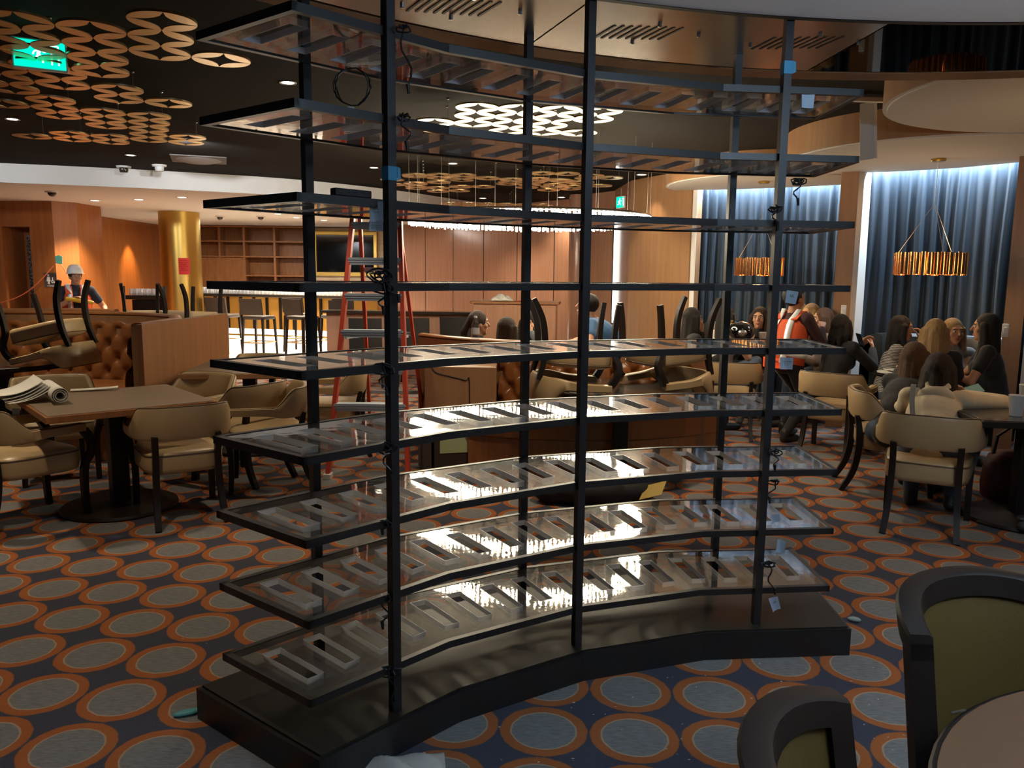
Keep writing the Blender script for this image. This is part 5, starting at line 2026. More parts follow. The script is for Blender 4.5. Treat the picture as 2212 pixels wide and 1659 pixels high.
# copper pendants
def pendant(label, x, y, z, r, canopy_z=Z_ALC, seed=0):
    rgc = random.Random(seed)
    t = thing('pendant_lamp', label, 'pendant lamp', (x, y, z), 0, 'copper drum pendants of the alcoves')
    n = 34
    b = MB()
    for i in range(n):
        a = 2 * PI * i / n
        h = .20 + rgc.uniform(-.014, .014)
        T = Matrix.Rotation(a, 4, 'Z') @ Matrix.Translation((r + rgc.uniform(-.006, .006), 0, 0)) @ Matrix.Rotation(rgc.uniform(-.35, .35), 4, 'Z')
        vs, fs = [], []
        m_ = 6
        for k in range(m_ + 1):
            q = PI * k / m_
            vs += [(.020 * math.sin(q), .030 * -math.cos(q), -h / 2), (.020 * math.sin(q), .030 * -math.cos(q), h / 2)]
        for k in range(m_):
            fs.append((2 * k, 2 * k + 2, 2 * k + 3, 2 * k + 1))
        b.add(vs, fs, 0, T)
    b.obj('shade', M['copper'], t, smooth=True, angle=0, fix=False)
    MB().tube([((r - .01) * math.cos(2 * PI * i / 40), (r - .01) * math.sin(2 * PI * i / 40), .085) for i in range(40)], .006, 6, loop=True).obj('frame', M['gold_col'], t, smooth=True)
    b = MB()
    for i in range(6):
        a = 2 * PI * i / 6
        b.ell((r * .55 * math.cos(a), r * .55 * math.sin(a), .02), (.016, .016, .03), 10, 8)
    b.obj('bulbs', emis('pendant_bulb_%d' % seed, (1.0, .66, .30), 15), t, smooth=True)
    b = MB()
    for i in range(3):
        a = 2 * PI * i / 3 + .4
        b.cyl((r * math.cos(a), r * math.sin(a), .09), (0.0, 0.0, .55), .002, n=5)
    b.cyl((0, 0, .55), (0, 0, canopy_z - z), .0025, n=5)
    b.obj('cable', M['wire'], t)
    MB().lathe([(0, 0), (.055, 0), (.065, .012), (.060, .03), (0, .03)], 24, (0, 0, canopy_z - z - .034)).obj('canopy', M['gold_col'], t, smooth=True, angle=40)
    light('POINT', 'pendant_light', (x, y, z - .02), 9, (1.0, .62, .30), .10)
    return t


pendant('copper drum pendant hanging before the far alcove curtain, partly behind the right front post', 2.86, 9.25, 1.715, .255, seed=1)
pendant('copper drum pendant hanging before the middle alcove curtain at far right', 3.87, 7.40, 1.735, .285, seed=2)
pendant('copper drum pendant over the near right booth, mirrored in the dark ceiling ring', 3.62, 4.85, 1.75, .285, seed=3).location = (4.3, 4.55, 1.80)

# ------------------------------------------------------------------ downlights and ceiling fittings
def downlight(label, p, r=.055, glow='warm_lamp', power=0, color=WARM, spot=80, direction=(0, 0, -1), group='round downlights in the ceilings'):
    t = thing('downlight', label, 'ceiling light', p, 0, group)
    MB().lathe([(r * .72, -.002), (r, -.006), (r, 0), (r * .72, .0)], 24).obj('trim', M['white_paint'], t, smooth=True, angle=30)
    MB().lathe([(0, -.003), (r * .72, -.003)], 20).obj('lamp', M[glow], t)
    if power:
        light('SPOT', 'downlight_beam', Vector(p) + Vector((0, 0, -.02)), power, color, .05, direction, spot=spot)
    return t


LBL = 'round downlight in the black ceiling'
downlight(LBL + ' just left of the back left post', at_z(622, 178, Z_BLACK), .06, power=60)
downlight(LBL + ' at the far left below the ring clusters', at_z(27, 257, Z_BLACK), .06, power=60)
downlight(LBL + ' left of the square diffuser', at_z(282, 335, Z_BLACK), .06, power=60)
downlight(LBL + ' by the white soffit edge behind the back left post', at_z(662, 380, Z_BLACK), .06, power=50)
downlight(LBL + ' behind the left front post under the second shelf', at_z(808, 362, Z_BLACK), .06, power=50)
downlight(LBL + ' above the far ring cluster left of centre', at_z(978, 353, Z_BLACK), .06, power=50)
downlight(LBL + ' near the middle of the back wall', at_z(1043, 428, Z_BLACK), .07, power=140, spot=120)
downlight(LBL + ' before the wood column', at_z(1213, 426, Z_BLACK), .07, power=110, spot=120)
downlight(LBL + ' next to the far green exit sign', at_z(1338, 415, Z_BLACK), .07)
downlight(LBL + ' by the wood wall right of the middle post', at_z(1386, 377, Z_BLACK), .07, power=45)
LBW = 'round downlight in the white bar soffit'
for i, (u, v, s, pw) in enumerate(((205, 433, 'left of two others, above the hard hat worker', 330), (300, 431, 'between its two neighbours', 330), (393, 426, 'nearest the top of the gold column', 300), (640, 470, 'behind the back left post', 330), (700, 476, 'above the television', 380), (600, 462, 'over the bar', 330))):
    downlight(LBW + ', ' + s, at_z(u, v, Z_BAR), .085, power=pw, spot=110)
for lab, u, v, z in (('dome camera under the white soffit at far left', 112, 413, Z_BAR), ('dome camera nearer the gold column, under the white soffit', 475, 467, Z_BAR), ('dome camera right of another under the white soffit before the bar shelves', 563, 467, Z_BAR)):
    t = thing('dome_camera', lab, 'camera', at_z(u, v, z), 0, 'dome cameras under the bar soffit')
    MB().lathe([(0, -.02), (.085, -.02), (.09, 0), (0, 0)], 24).obj('base', M['white_plastic'], t, smooth=True, angle=30)
    MB().lathe([(0, -.075), (.03, -.068), (.052, -.045), (.058, -.02)], 20).obj('dome', M['dark_stone'], t, smooth=True)
for lab, nm, u, v in (('white security camera on the black ceiling edge, left of a smoke detector', 'security_camera', 267, 359), ('white smoke detector on the black ceiling edge near the square diffuser', 'smoke_detector', 344, 356)):
    t = thing(nm, lab, nm.replace('_', ' '), at_z(u, v, Z_BLACK))
    MB().lathe([(0, -.022), (.085, -.022), (.09, 0), (0, 0)], 24).obj('base', M['white_plastic'], t, smooth=True, angle=30)
    MB().lathe([(0, -.085), (.045, -.08), (.055, -.055), (.052, -.02)], 20).obj('cover' if nm[1] == 'm' else 'lens_dome', M['dark_stone' if nm[1] == 'e' else 'white_plastic'], t, smooth=True)
t = thing('air_diffuser', 'square ceiling air diffuser with a round dish left of the back left post', 'diffuser', at_z(430, 343, Z_BLACK), R(20))
MB().box((0, 0, -.008), (.62, .62, .016)).obj('plate', M['brown_fabric'], t, bevel=.004)
MB().lathe([(0, -.05), (.15, -.05), (.22, -.03), (.26, -.018), (.26, -.016)], 40).obj('dish', mat('diffuser_grey', (.16, .14, .125), .5), t, smooth=True, angle=60)

# ------------------------------------------------------------------ exit signs
def exit_sign(label, loc, rz, w, h, both=True):
    t = thing('exit_sign', label, 'exit sign', loc, R(rz), 'green running man exit signs')
    MB().box((0, 0, 0), (w + .02, .035, h + .02)).obj('housing', M['white_plastic'], t, bevel=.003)
    MB().box((0, -.019, 0), (w, .003, h)).obj('panel', emis('exit_green', (.0, .62, .36), 1.6), t)
    b = MB()
    k = h * .42
    y = -.0215

    def seg(p, q, r_):
        b.bar((p[0] * k, y, p[1] * k), (q[0] * k, y, q[1] * k), r_ * k * 2, .002, (0, 1, 0))
    b.cyl((.12 * k, y, .72 * k), (.12 * k, y - .002, .72 * k), .17 * k, n=16)
    seg((.02, .48), (-.12, -.05), .15); seg((-.02, .42), (-.42, .22), .07); seg((-.42, .22), (-.55, -.05), .07)
    seg((.05, .42), (.38, .20), .07); seg((.38, .20), (.62, .34), .07)
    seg((-.10, -.05), (.30, -.25), .09); seg((.30, -.25), (.22, -.72), .08); seg((-.12, -.05), (-.35, -.45), .09); seg((-.35, -.45), (-.85, -.52), .08)
    # doorway outline
    seg((.95, .85), (.95, -.85), .06); seg((.95, .85), (1.5, .85), .06); seg((1.5, .85), (1.5, -.85), .06)
    b.obj('running_man', emis('exit_white', (.75, 1.0, .9), 1.6), t)
    MB().cyl((0, 0, h / 2), (0, 0, h / 2 + .12), .008, n=8).obj('rod', M['wire'], t)
    return t


exit_sign('green running man exit sign behind the nearest gold rings at upper left', at_y(86, 119, 4.62), 28, .25, .145)
exit_sign('small distant green exit sign beside the white light slot', at_y(1341, 437, 11.6), -60, .16, .15)

# ------------------------------------------------------------------ back of the room
t = thing('light_slot', 'tall white glowing vertical slot in the veneer wall', 'light panel', at_y(1335, 590, 12.45))
MB().box((0, 0, .1), (.16, .03, 1.75)).obj('diffuser', emis('slot_white', (1, .97, .90), 2.2), t)
MB().box((-.088, 0, .1), (.012, .05, 1.79)).box((.088, 0, .1), (.012, .05, 1.79)).box((0, 0, 1.0), (.16, .05, .012)).box((0, 0, -.79), (.16, .05, .012)).obj('frame', M['wood_dark'], t)

# gold column with the red notice
col = MB().cyl((0, 0, 0), (0, 0, Z_BAR), .365, n=64).obj('column_gold', M['gold_col'], smooth=True, angle=40)
col.location = (-6.30, 15.1, 0)
struct(col)


def notice(name, label, c, w, h, rz, m_, lines, ink='ink', rad=None, cat='notice'):
    t = thing(name, label, cat, c, rz)
    b = MB()
    if rad:
        b.grid(lambda u, v: (rad * math.sin((u - .5) * w / rad), -(rad * math.cos((u - .5) * w / rad) - rad), (v - .5) * h), 8, 1)
    else:
        b.grid(lambda u, v: ((u - .5) * w, 0, (v - .5) * h), 1, 1)
    o = b.obj('sheet', M[m_] if isinstance(m_, str) else m_, t, fix=False)
    md = o.modifiers.new('s', 'SOLIDIFY')
    md.thickness = .002
    md.offset = -1
    z = h / 2 - .10 * h
    for s_, sz in lines:
        if s_:
            text_part(s_, sz, t, (0, -.006, z - sz / 2), (R(90), 0, 0), M[ink])
        z -= sz * 1.5
    return t


notice('notice', 'red paper notice taped to the gold column', at_y(397, 575, 14.72) + Vector((0, -.0, 0)), .215, .30, R(-2), 'red_paper',
       [('NOTICE', .030), ('CONSTRUCTION AREA', .019), ('CLOSED', .030), ('DO NOT ENTER', .024), ('PLEASE USE', .022), ('OTHER DOORS', .022)], rad=.37)
t = thing('restroom_sign', 'dark restroom sign with white figure and wheelchair symbol', 'sign', at_y(109, 605, 12.9), R(8))
MB().box((0, 0, 0), (.19, .015, .24)).obj('plate', M['brown_fabric'], t, bevel=.003)
b = MB()
b.cyl((-.025, -.009, .078), (-.025, -.010, .078), .015, n=14)
b.add([(-.045, -.0095, .055), (-.005, -.0095, .055), (.005, -.0095, -.02), (-.055, -.0095, -.02)], [(0, 1, 2, 3)])
b.bar((-.033, -.0095, -.02), (-.033, -.0095, -.065), .012, .001, (0, 1, 0)).bar((-.017, -.0095, -.02), (-.017, -.0095, -.065), .012, .001, (0, 1, 0))
b.cyl((.037, -.009, .035), (.037, -.010, .035), .009, n=10)
b.bar((.037, -.0095, .025), (.037, -.0095, -.015), .009, .001, (0, 1, 0)).bar((.037, -.0095, -.015), (.058, -.0095, -.015), .009, .001, (0, 1, 0)).bar((.058, -.0095, -.015), (.065, -.0095, -.045), .008, .001, (0, 1, 0))
b.tube([(.040 + .022 * math.cos(R(110 + 25 * i)), -.0095, -.022 + .022 * math.sin(R(110 + 25 * i))) for i in range(10)], .003, 5)
b.obj('symbol', M['white_plastic'], t, fix=False)
text_part('WOMEN', .028, t, (0, -.009, -.095), (R(90), 0, 0), M['white_plastic'])
notice('notice', 'white printed notice on the veneer wall left of the light slot', at_y(1297, 576, 13.2), .17, .245, R(-57), 'paper',
       [('NOTICE', .018), ('PLEASE KEEP', .014), ('THIS AREA CLEAR', .014), ('AT ALL TIMES', .014), ('thank you', .012)])
o = MB().box((0, 0, 0), (.10, .012, .13)).obj('wall_panel', M['vinyl'], bevel=.003)
o.location = at_y(219, 590, 15.9); tag(o, 'small beige cover plate on the orange wood wall right of the hard hat worker', 'cover plate')
o.rotation_euler = (0, 0, R(80))
for lab, p, rz in (('white light switch on the first alcove post', at_y(1822, 672, 8.28), -22), ('white light switch on the second alcove post at right', at_y(2171, 714, 7.08), -32)):
    t = thing('light_switch', lab, 'switch', p, R(rz), 'switches on the alcove posts')
    MB().box((0, 0, 0), (.05, .012, .12)).obj('plate', M['white_plastic'], t, bevel=.003)
    MB().box((0, -.008, 0), (.022, .008, .06)).obj('rocker', M['white_plastic'], t, bevel=.002)

# restroom door with dark patterned glass
dm = mat('patterned_glass', (.05, .055, .05), .18, spec=.8)
nt = dm.node_tree
vz = nt.nodes.new('ShaderNodeTexVoronoi'); vz.inputs['Scale'].default_value = 30
tcx = nt.nodes.new('ShaderNodeTexCoord')
rp = nt.nodes.new('ShaderNodeValToRGB')
rp.color_ramp.elements[0].color = (.012, .014, .013, 1)
rp.color_ramp.elements[1].color = (.30, .31, .29, 1)
rp.color_ramp.elements[0].position = .25
nt.links.new(tcx.outputs['Object'], vz.inputs['Vector'])
nt.links.new(vz.outputs['Distance'], rp.inputs['Fac'])
nt.links.new(rp.outputs[0], nt.nodes['Principled BSDF'].inputs['Base Color'])
o = struct(MB().box((0, 0, 0), (.40, .03, 2.15)).obj('door_1', dm))
o.location = (-8.05, 13.55, 1.09)

# ------------------------------------------------------------------ bar
t = thing('bar_shelving', 'large dark wood shelving with open compartments behind the bar', 'shelving', (-6.35, 19.3, 0))
W_ = 2.75
b = MB()
b.box((0, .16, 1.95), (W_, .02, 1.42))
b.obj('back_panel', M['wood_edge'], t)
b = MB()
for x in (-W_ / 2, -.70, -.05 - .06, .62, W_ / 2):
    b.box((x, 0, 1.95), (.05, .34, 1.42))
b.obj('uprights', M['wood_edge'], t)
b = MB()
for z in (1.26, 1.50, 1.95, 2.31, 2.66):
    x0 = -W_ / 2 if z in (2.31, 2.66, 1.95, 1.26) else -.1
    b.box(((x0 + W_ / 2) / 2, 0, z), (W_ / 2 - x0, .36, .035))
b.obj('shelf_boards', M['wood_edge'], t)
MB().box((-.74, -.165, 1.59), (1.22, .02, .66)).obj('door', M['wood_edge'], t)
t = thing('framed_television', 'television in a wide gold frame on pale boards behind the red ladder', 'television', at_y(745, 548, 19.35) + Vector((0, .0, 0)))
MB().box((0, .10, -.02), (1.85, .04, 1.26)).obj('backing_board', wood('pale_board', (.42, .30, .18), (.62, .47, .30), (3, 3, 18), .6), t)
b = MB()
w, h = 1.42, .98
for (x, z, sx, sz) in ((0, h / 2, w + .16, .10), (0, -h / 2, w + .16, .10), (-w / 2 - .03, 0, .10, h), (w / 2 + .03, 0, .10, h)):
    b.box((x, .03, z), (sx, .09, sz))
b.obj('frame', M['gold_col'], t, bevel=.02)
MB().box((0, .05, 0), (w, .03, h)).obj('screen', M['screen'], t)
t = thing('bar_counter', 'long bar counter with amber front panels and glowing base', 'bar counter', (-5.05, 17.1, 0))
bp_ = [(-2.6, .55), (1.6, -.55), (2.3, -.1), (2.3, 1.0), (-2.6, 1.6)]
b = MB().prism(bp_, 1.05, 1.11)
b.obj('counter_top', M['dark_stone'], t, bevel=.008)
b = MB()
ip = [(-2.55, .85), (1.55, -.25), (2.1, .05), (2.1, .9), (-2.55, 1.5)]
b.prism(ip, .34, 1.05)
b.obj('front', M['amber'], t)
b = MB()
b.prism([(x * .995, y + .03) for x, y in ip], .012, .34)
b.obj('glowing_base', M['bar_glow'], t)
b = MB()
for k in range(14):
    f = k / 13
    x, y = -2.55 + 4.1 * f, .85 - 1.1 * f
    b.box((x, y - .02, .70), (.05, .05, .70), R(-15))
b.obj('front_posts', M['wood_dark'], t)
b = MB()
b.tube([(-2.55, .62, .22), (1.55, -.48, .22), (2.2, -.12, .22)], .022, 8)
b.obj('foot_rail', M['gold_col'], t, smooth=True)
light('AREA', 'bar_base_light', (-5.4, 16.35, .30), 40, (1, .9, .72), 3.6, (-.2, -1, -.6), .2)
t = thing('service_counter', 'dark end of the bar counter holding glasses left of the gold column', 'bar counter', (-7.15, 15.9, 0))
MB().box((0, 0, 1.07), (1.1, .7, .08)).obj('counter_top', M['dark_stone'], t, bevel=.01)
MB().box((.05, .05, .51), (.9, .55, 1.02)).obj('front', M['wood_dark'], t)
light('AREA', 'bar_fill_light', (-5.1, 17.2, 2.62), 70, (1, .93, .82), 3.8, (0, 0, -1), .12)  # unseen strip added over the bar to brighten the glasses
light('SPOT', 'wall_washer', (-8.1, 17.6, 2.5), 130, (1, .62, .25), .04, (-.35, 0, -1), spot=60, blend=.9)

gm = MB().lathe([(.028, 0), (.033, .12), (.031, .125), (.026, .006), (0, .006)], 10).mesh('drinking_glass', M['bar_glass'], smooth=True)
rg = random.Random(3)
gl = []
for i in range(46):
    for j in range(4):
        f = i / 45
        x = -5.05 - 2.45 + 4.0 * f + rg.uniform(-.012, .012)
        y = 17.1 + .70 - 1.05 * f + j * .11 + rg.uniform(-.012, .012)
        gl.append((x, y, 1.112))
for i in range(8):
    for j in range(3):
        x = -7.15 - .40 + .11 * i
        y = 15.9 - .26 + j * .12
        gl.append((x, y, 1.112))
for n_, p in enumerate(gl):
    o = bpy.data.objects.new('drinking_glass', gm)
    COL.objects.link(o)
    o.location = p
    tag(o, 'clear drinking glass standing in rows on the long bar counter' if n_ < 184 else 'clear drinking glass standing on the dark bar end left of the gold column', 'glass', 'glasses in rows on the long bar' if n_ < 184 else 'glasses on the bar end')

st = make_stool('bar_stool', 'dark bar stool with low square back, first of two side by side at the bar', 'bar stool', .78, 1.10, .46, 'brown_fabric', 'bar stools along the bar')
st.location = (-5.62, 15.35, 0); st.rotation_euler = (0, 0, R(-14))
for lab, x, y, rz in (('dark bar stool with square back, right beside the first at the bar', -4.78, 14.85, -14), ('dark bar stool just left of the back left post, facing the bar', -3.98, 14.95, -30),
                      ('dark bar stool half hidden behind the back left post', -3.45, 15.4, 40), ('dark bar stool between back left post and red ladder', -3.12, 14.5, 6), ('dark bar stool beyond the others, mostly hidden', -4.3, 15.9, -14)):
    dup(st, lab, loc=(x, y, 0), rz=R(rz))
# darker chairs in front of the veneer wall, and a half wall
st2 = make_stool('dining_chair', 'black square backed chair just right of the red ladder', 'chair', .48, .98, .46, 'black_fabric', 'black chairs before the veneer wall', rail=False)
st2.location = (-1.40, 11.30, 0); st2.rotation_euler = (0, 0, R(2))
for lab, x, y, rz in (('black square backed chair seen between the ladder rails', -2.05, 11.1, 5), ('black square backed chair nearest the ponytail person', -0.78, 11.6, -10)):
    dup(st2, lab, loc=(x, y, 0), rz=R(rz))
t = thing('counter_rail', 'low dark counter rail behind the black chairs', 'counter', (-1.4, 12.4, 0), R(-4))
MB().box((0, 0, .99), (3.2, .35, .04)).obj('rail', M['dark_stone'], t, bevel=.005)
MB().box((0, .04, .485), (3.1, .14, .97)).obj('panel', M['wood_gloss'], t)
t = thing('host_stand', 'wide veneer service stand with papers on top behind the three women', 'stand', (.05, 11.9, 0), R(-6))
MB().box((0, 0, .58), (1.22, .5, 1.16)).obj('body', M['wood_gloss'], t, bevel=.004)
MB().box((0, 0, 1.18), (1.32, .58, .035)).obj('top', M['wood_edge'], t, bevel=.004)
for lab, x, m_, s, rz in (('crumpled white cloth on the veneer service stand', -.22, 'paper', (.34, .2, .10), 10), ('pink paper on the veneer service stand', .12, 'red_paper', (.26, .2, .012), -5)):
    b = MB()
    rgk = random.Random(len(lab))
    if s[2] > .05:
        b.grid(lambda u, v: ((u - .5) * s[0], (v - .5) * s[1], .01 + s[2] * abs(math.sin(u * 7 + v * 3)) * (1 - abs(2 * u - 1) ** 3) * (1 - abs(2 * v - 1) ** 3)), 14, 8)
    else:
        b.grid(lambda u, v: ((u - .5) * s[0], (v - .5) * s[1], .004 + s[2] * u * u), 6, 3)
    o = b.obj('folded_cloth' if s[2] > .05 else 'paper_sheet', M[m_], smooth=True, fix=False)
    md = o.modifiers.new('s', 'SOLIDIFY'); md.thickness = .003
    o.location = (.05 + x, 11.85 - x * .1, 1.20); o.rotation_euler = (0, 0, R(rz))
    tag(o, lab, 'cloth' if s[2] > .05 else 'paper')

# ------------------------------------------------------------------ red step ladder
LA = thing('step_ladder', 'tall red step ladder with aluminium steps behind the left front post', 'ladder', (-1.12, 6.0, 0))
HT, D0 = 2.10, .56


def lx(z):
    return .315 - .060 * z


def ly(z):
    return D0 * z / HT


for s in (-1, 1):
    b = MB()
    b.bar((s * lx(.03), ly(.03), .03), (s * lx(HT), ly(HT), HT), .034, .075, (0, 1, 0))
    b.obj('front_rail', M['red_rail'], LA, bevel=.004)
    b = MB()
    b.bar((s * (lx(.03) - .045), 1.62, .03), (s * (lx(HT) - .03), ly(HT) + .10, HT), .03, .05, (0, 1, 0))
    b.obj('rear_rail', M['red_rail'], LA, bevel=.004)
    MB().box((s * lx(.02), 0, .022), (.06, .09, .044)).obj('foot', M['paper'], LA, bevel=.006)
    MB().box((s * (lx(.02) - .045), 1.62, .022), (.05, .07, .044)).obj('foot', M['black'], LA, bevel=.006)
    b = MB()
    z = 1.08
    b.bar((s * (lx(z) - .03), ly(z) + .03, z), (s * (lx(z) - .05), .92, z - .03), .008, .022)
    b.obj('spreader', M['alum'], LA)
    b = MB()
    b.bar((s * (lx(.30) - .01), ly(.30) + .02, .30), (s * (lx(.03) - .01), ly(.03) + .02, .05), .006, .024)
    b.obj('brace', M['alum'], LA)
for k in range(1, 8):
    z = .286 * k
    b = MB()
    w = 2 * lx(z)
    b.box((0, ly(z) + .0, z), (w, .085, .008)).box((0, ly(z) - .042, z - .026), (w, .006, .058)).box((0, ly(z) - .046, z - .012), (w, .004, .006)).box((0, ly(z) - .046, z - .030), (w, .004, .006)).box((0, ly(z) + .042, z - .016), (w, .006, .034))
    for s in (-1, 1):
        for dz in (-.012, -.044):
            b.ell((s * (lx(z) + .0), ly(z) - .043, z + dz), (.007, .006, .007), 8, 6, None, 1)
    b.obj('step', [M['alum'], M['steel']], LA)
for k in (2, 4, 6):
    z = .288 * k - .10
    f = (z - .03) / (HT - .03)
    yb = 1.62 + (ly(HT) + .10 - 1.62) * f
    MB().box((0, yb, z), (2 * (lx(z) - .05), .02, .035)).obj('rear_brace', M['alum'], LA)
MB().box((0, ly(HT) + .05, HT + .02), (2 * lx(HT) + .06, .20, .05)).obj('top_cap', M['red_rail'], LA, bevel=.01)

# ------------------------------------------------------------------ small things
def bottle(name, label, p, h, r, m_, capm, lab=None):
    t = thing(name, label, 'bottle', p)
    MB().lathe([(0, 0), (r * .9, 0), (r, .008), (r, h * .18), (r * .96, h * .22), (r, h * .26), (r, h * .62), (r * .92, h * .70), (r * .5, h * .84), (r * .38, h * .90), (r * .38, h * .97), (0, h * .97)], 20).obj('body', m_, t, smooth=True, angle=60)
    MB().lathe([(0, h * 1.0), (r * .42, h * 1.0), (r * .44, h * .93), (0, h * .93)], 14).obj('cap', capm, t, smooth=True, angle=40)
    if lab:
        MB().lathe([(r * 1.01, h * .36), (r * 1.01, h * .58)], 20).obj('label', lab, t, smooth=True)
    return t


pet = glass_mat('pet_plastic', (.9, .92, .94), 1.4, .12, .07, (.75, .77, .8), .5)
bottle('water_bottle', 'clear plastic water bottle standing on the wood rail of the centre booth', at_z(1027, 738, 1.02) + Vector((0, 0, -.02)), .24, .034, pet, M['white_plastic'], mat('bottle_label', (.55, .6, .66), .5))
bottle('beer_bottle', 'brown bottle held by the person in the white tee', at_y(1580, 720, 8.42) + Vector((0, 0, -.10)), .24, .032, mat('amber_glass', (.16, .06, .012), .08, spec=.8), M['gold_col'])
t = thing('helmet', 'glossy black rounded case on the far alcove table', 'helmet', at_y(1600, 722, 8.35) + Vector((0, 0, -.03)))
MB().ell((0, 0, .06), (.14, .16, .11), 20, 12).obj('shell', mat('gloss_black', (.006, .006, .007), .12, coat=.5), t, smooth=True)
MB().ell((-.02, -.14, .055), (.05, .03, .035), 12, 8).obj('badge', M['steel'], t, smooth=True)


def cup(label, p, h=.10, r=.042):
    t = thing('paper_cup', label, 'cup', p, 0, 'white paper cups')
    MB().lathe([(r * .74, .002), (0, .002), (0, 0), (r * .76, 0), (r, h), (r * 1.05, h + .002), (r * 1.03, h + .006), (r * .95, h), (r * .74, .006), (0, .006)], 28).obj('body', M['white_plastic'], t, smooth=True, angle=40)
    return t


cup('larger white paper cup on the dark table beside the cream hoodie', at_z(2194, 898, .752), .125, .047)
cup('white paper cup behind the larger one at the right photo edge', at_z(2214, 868, .752), .115, .044)
cup('small white cup on the far alcove table left of the vest worker', at_z(1647, 728, .745) + Vector((-.2, -.6, 0)), .09, .04).location = at_y(1647, 728, 8.3) + Vector((0, 0, -.045))
o = MB().box((0, 0, .02), (.42, .30, .018)).box((.05, .02, .036), (.36, .25, .012)).box((-.03, 0, .046), (.30, .22, .006)).obj('magazines', M['paper'])
o.location = (3.62, 7.15, .725); o.rotation_euler = (0, 0, R(18)); tag(o, 'stack of white papers on the left side of the middle alcove table', 'papers')

o = MB().box((0, 0, 0), (.12, .012, .42)).box((.052, -.006, .0), (.012, .02, .42)).obj('hanging_panel', M['white_paint'], bevel=.002)
o.location = at_y(1876, 283, 6.15); o.rotation_euler = (0, R(-4), R(-38)); tag(o, 'narrow white board hanging upright at the edge of the middle ceiling drum', 'board')

# orange cord and teal tape on the restroom wall
ca, cb_, cc = at_y(0, 655, 12.8), at_y(127, 563, 12.9), at_y(142, 585, 12.9)
pts = [ca.lerp(cb_, f) + Vector((0, -.03, -.14 * math.sin(PI * f))) for f in [i / 12 for i in range(13)]] + [cc]
o = MB().tube(pts, .009, 6).obj('extension_cord', mat('cord_orange', (.55, .13, .05), .6), smooth=True)
tag(o, 'orange cord slung across the restroom doorway at far left', 'cord')
o = MB().add([(-.05, 0, -.06), (.05, 0, -.07), (.06, 0, .05), (.0, 0, .075), (-.06, 0, .05)], [(0, 1, 2, 3, 4)]).obj('tape_patch', mat('teal_tape', (.08, .34, .30), .6), fix=False)
md = o.modifiers.new('s', 'SOLIDIFY'); md.thickness = .003
o.location = at_y(127, 561, 12.85); tag(o, 'teal tape patch holding the orange cord to the wood wall', 'tape')

# dark bag hanging from the hoodie person's chair, backpack heap beyond the unit
t = thing('shoulder_bag', 'dark red and black bag on the floor under the right hand dark table', 'bag', at_z(2175, 1085, 0) + Vector((.05, .1, 0)))
b = MB()
b.loft([superring(.34 * k_, .20 * k_, z, 3.2, 24) for z, k_ in ((0, .85), (.02, .98), (.12, 1.04), (.26, .95), (.33, .8), (.36, .5), (.365, .2))])
b.obj('body', mat('bag_red', (.075, .010, .010), .6), t, smooth=True, angle=60)
b = MB().tube([(-.12, 0, .33), (-.10, 0, .47), (0, .0, .54), (.10, 0, .47), (.12, 0, .33)], .012, 8)
b.obj('handle', M['black'], t, smooth=True)
t = thing('tool_bag', 'heap of black tool bags with a yellow flap on the carpet behind the display shelf', 'bag', at_z(1270, 1085, 0))
b = MB()
ell(b, (0, 0, .10), (.30, .18, .12)); ell(b, (.28, .05, .09), (.22, .16, .11)); ell(b, (-.22, .02, .08), (.18, .14, .09)); ell(b, (.1, .06, .17), (.16, .12, .08))
remesh(b, 'bag', M['black_fabric'], .014, 3, t)
b = MB()
b.add([(.34, -.13, .06), (.50, -.10, .09), (.55, -.02, .17), (.40, -.05, .14)], [(0, 1, 2, 3)])
o = b.obj('flap', mat('flap_yellow', (.50, .34, .06), .6), t, fix=False)
md = o.modifiers.new('s', 'SOLIDIFY'); md.thickness = .006
# open folding chair / crate with green screen left of centre
t = thing('tool_case', 'open dark case with a pale green panel standing on the carpet behind the shelf', 'case', at_z(985, 1010, 0), R(15))
MB().box((0, 0, .16), (.40, .16, .32)).obj('body', M['dark_stone'], t, bevel=.01)
MB().box((-.02, -.085, .21), (.26, .006, .13)).obj('panel', mat('pale_green', (.40, .46, .24), .5), t, bevel=.002)
MB().box((-.26, 0, .17), (.09, .18, .34)).obj('side_pouch', M['brown_fabric'], t, bevel=.02)
MB().bar((.24, -.1, 0), (.29, -.02, .36), .02, .02).bar((.30, -.1, 0), (.34, -.02, .36), .02, .02).obj('straps', M['steel'], t)

# plastic sheet and debris in the foreground
rgk = random.Random(12)
b = MB()
b.grid(lambda u, v: ((u - .5) * .30, (v - .5) * .16, .006 + .045 * (1 - abs(2 * u - 1) ** 2) * (1 - abs(2 * v - 1) ** 2) * (.7 + .5 * math.sin(u * 11 + v * 7))), 16, 10)
o = b.obj('crumpled_sheet', M['paper'], smooth=True, fix=False)
md = o.modifiers.new('s', 'SOLIDIFY'); md.thickness = .002
o.location = at_z(862, 1668, 0.0); o.rotation_euler = (0, 0, R(8)); tag(o, 'pale crumpled sheet on the carpet at the bottom edge', 'sheet')
o = MB().ell((0, 0, .012), (.030, .014, .012), 12, 8).obj('wrapper', mat('pale_mint', (.32, .42, .38), .5), smooth=True)
o.location = at_z(1845, 1343, 0); o.rotation_euler = (0, 0, R(-20)); tag(o, 'small pale wrapper on the carpet right of the black plinth', 'litter')
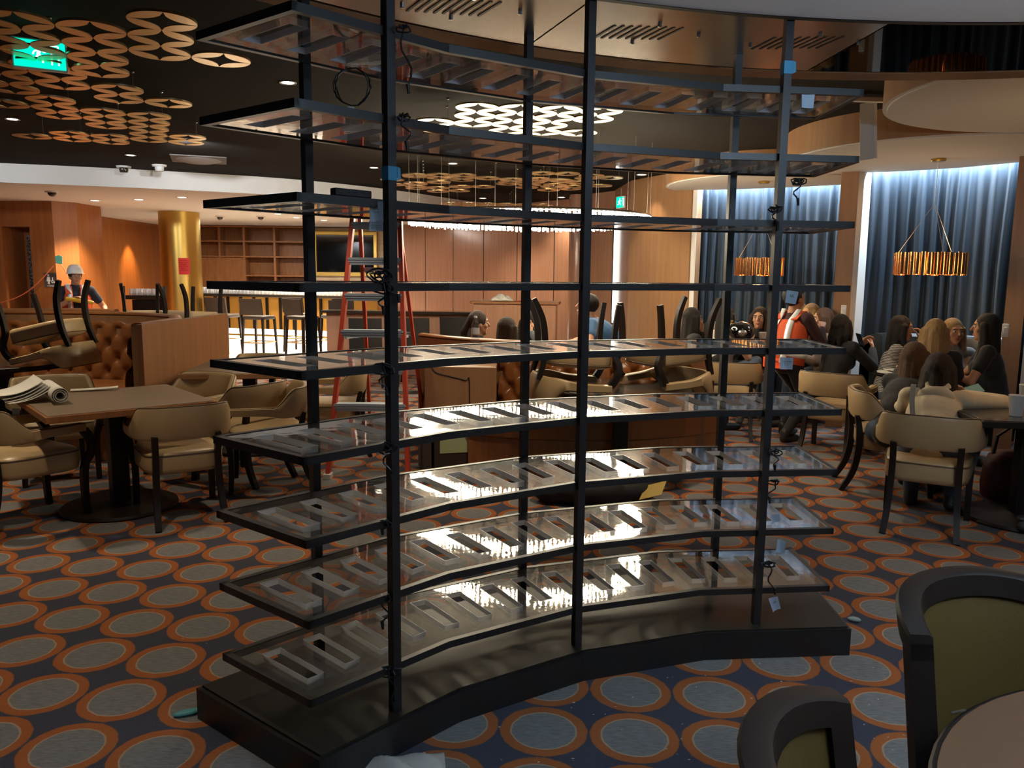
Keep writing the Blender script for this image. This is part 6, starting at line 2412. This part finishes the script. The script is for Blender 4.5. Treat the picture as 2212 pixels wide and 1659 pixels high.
o = MB().ell((0, 0, .008), (.050, .020, .008), 12, 8).obj('wrapper', mat('teal_scrap', (.05, .30, .33), .5), smooth=True)
o.location = at_z(405, 1543, 0); o.rotation_euler = (0, 0, R(25)); tag(o, 'teal scrap on the carpet left of the plinth corner', 'litter')
b = MB()
for i in range(150):
    u, v = rgk.uniform(380, 2180), rgk.uniform(1290, 1655)
    p = at_z(u, v, 0)
    d_ = Vector((p.x - UC.x, p.y - UC.y, 0)).length
    if 2.38 < d_ < 3.2 and p.x < 1.6:
        continue
    a = rgk.uniform(0, PI)
    l = rgk.uniform(.0015, .006)
    b.ell((p.x, p.y, .0025), (l, .0016, .0016), 5, 4)
o = b.obj('litter', M['white_plastic'])
o['kind'] = 'stuff'; tag(o, 'tiny white scraps scattered on the carpet round the plinth', 'litter')
MBs = MB().cyl((0, 0, 0), (.035, .012, .0), .0022, n=6)
o = MBs.obj('screw', M['steel'], smooth=True); o.location = at_z(2055, 1540, .745); tag(o, 'small screw lying on the front round table', 'screw')
# ------------------------------------------------------------------ remaining room light
# warm ceiling spots over the left dining area and the carpet, and an added cool fill light aimed up at the white dish
for x, y, p in ((-3.6, 5.0, 165), (-2.2, 3.4, 75), (-4.9, 7.2, 170), (2.4, 3.4, 34), (2.2, 6.6, 60)):
    light('SPOT', 'ceiling_spot', (x, y, Z_BLACK - .03 if y > 4.2 or x < -2 else Z_RING - .03), p, WARM, .06, (0, 0, -1), spot=95, blend=.8)
light('SPOT', 'ceiling_spot', (0.7, 4.75, Z_BLACK - .03), 120, WARM, .06, (.02, .62, -1), spot=85, blend=.8)  # extra spot added to brighten the tufted front of the centre booth
light('AREA', 'dish_fill_light', (1.8, 0.7, 2.15), 85, (0.56, 0.76, 1.0), .9, (0, .15, 1))
for x, y in ((-6.2, 7.2), (-3.4, 8.2)):
    light('SPOT', 'soffit_fill_spot', (x, y, Z_BLACK - .05), 150, (.92, .95, 1.0), .06, (0.05, 1, -.12), spot=100, blend=.9)  # added fill spots that brighten the front edge of the white soffit
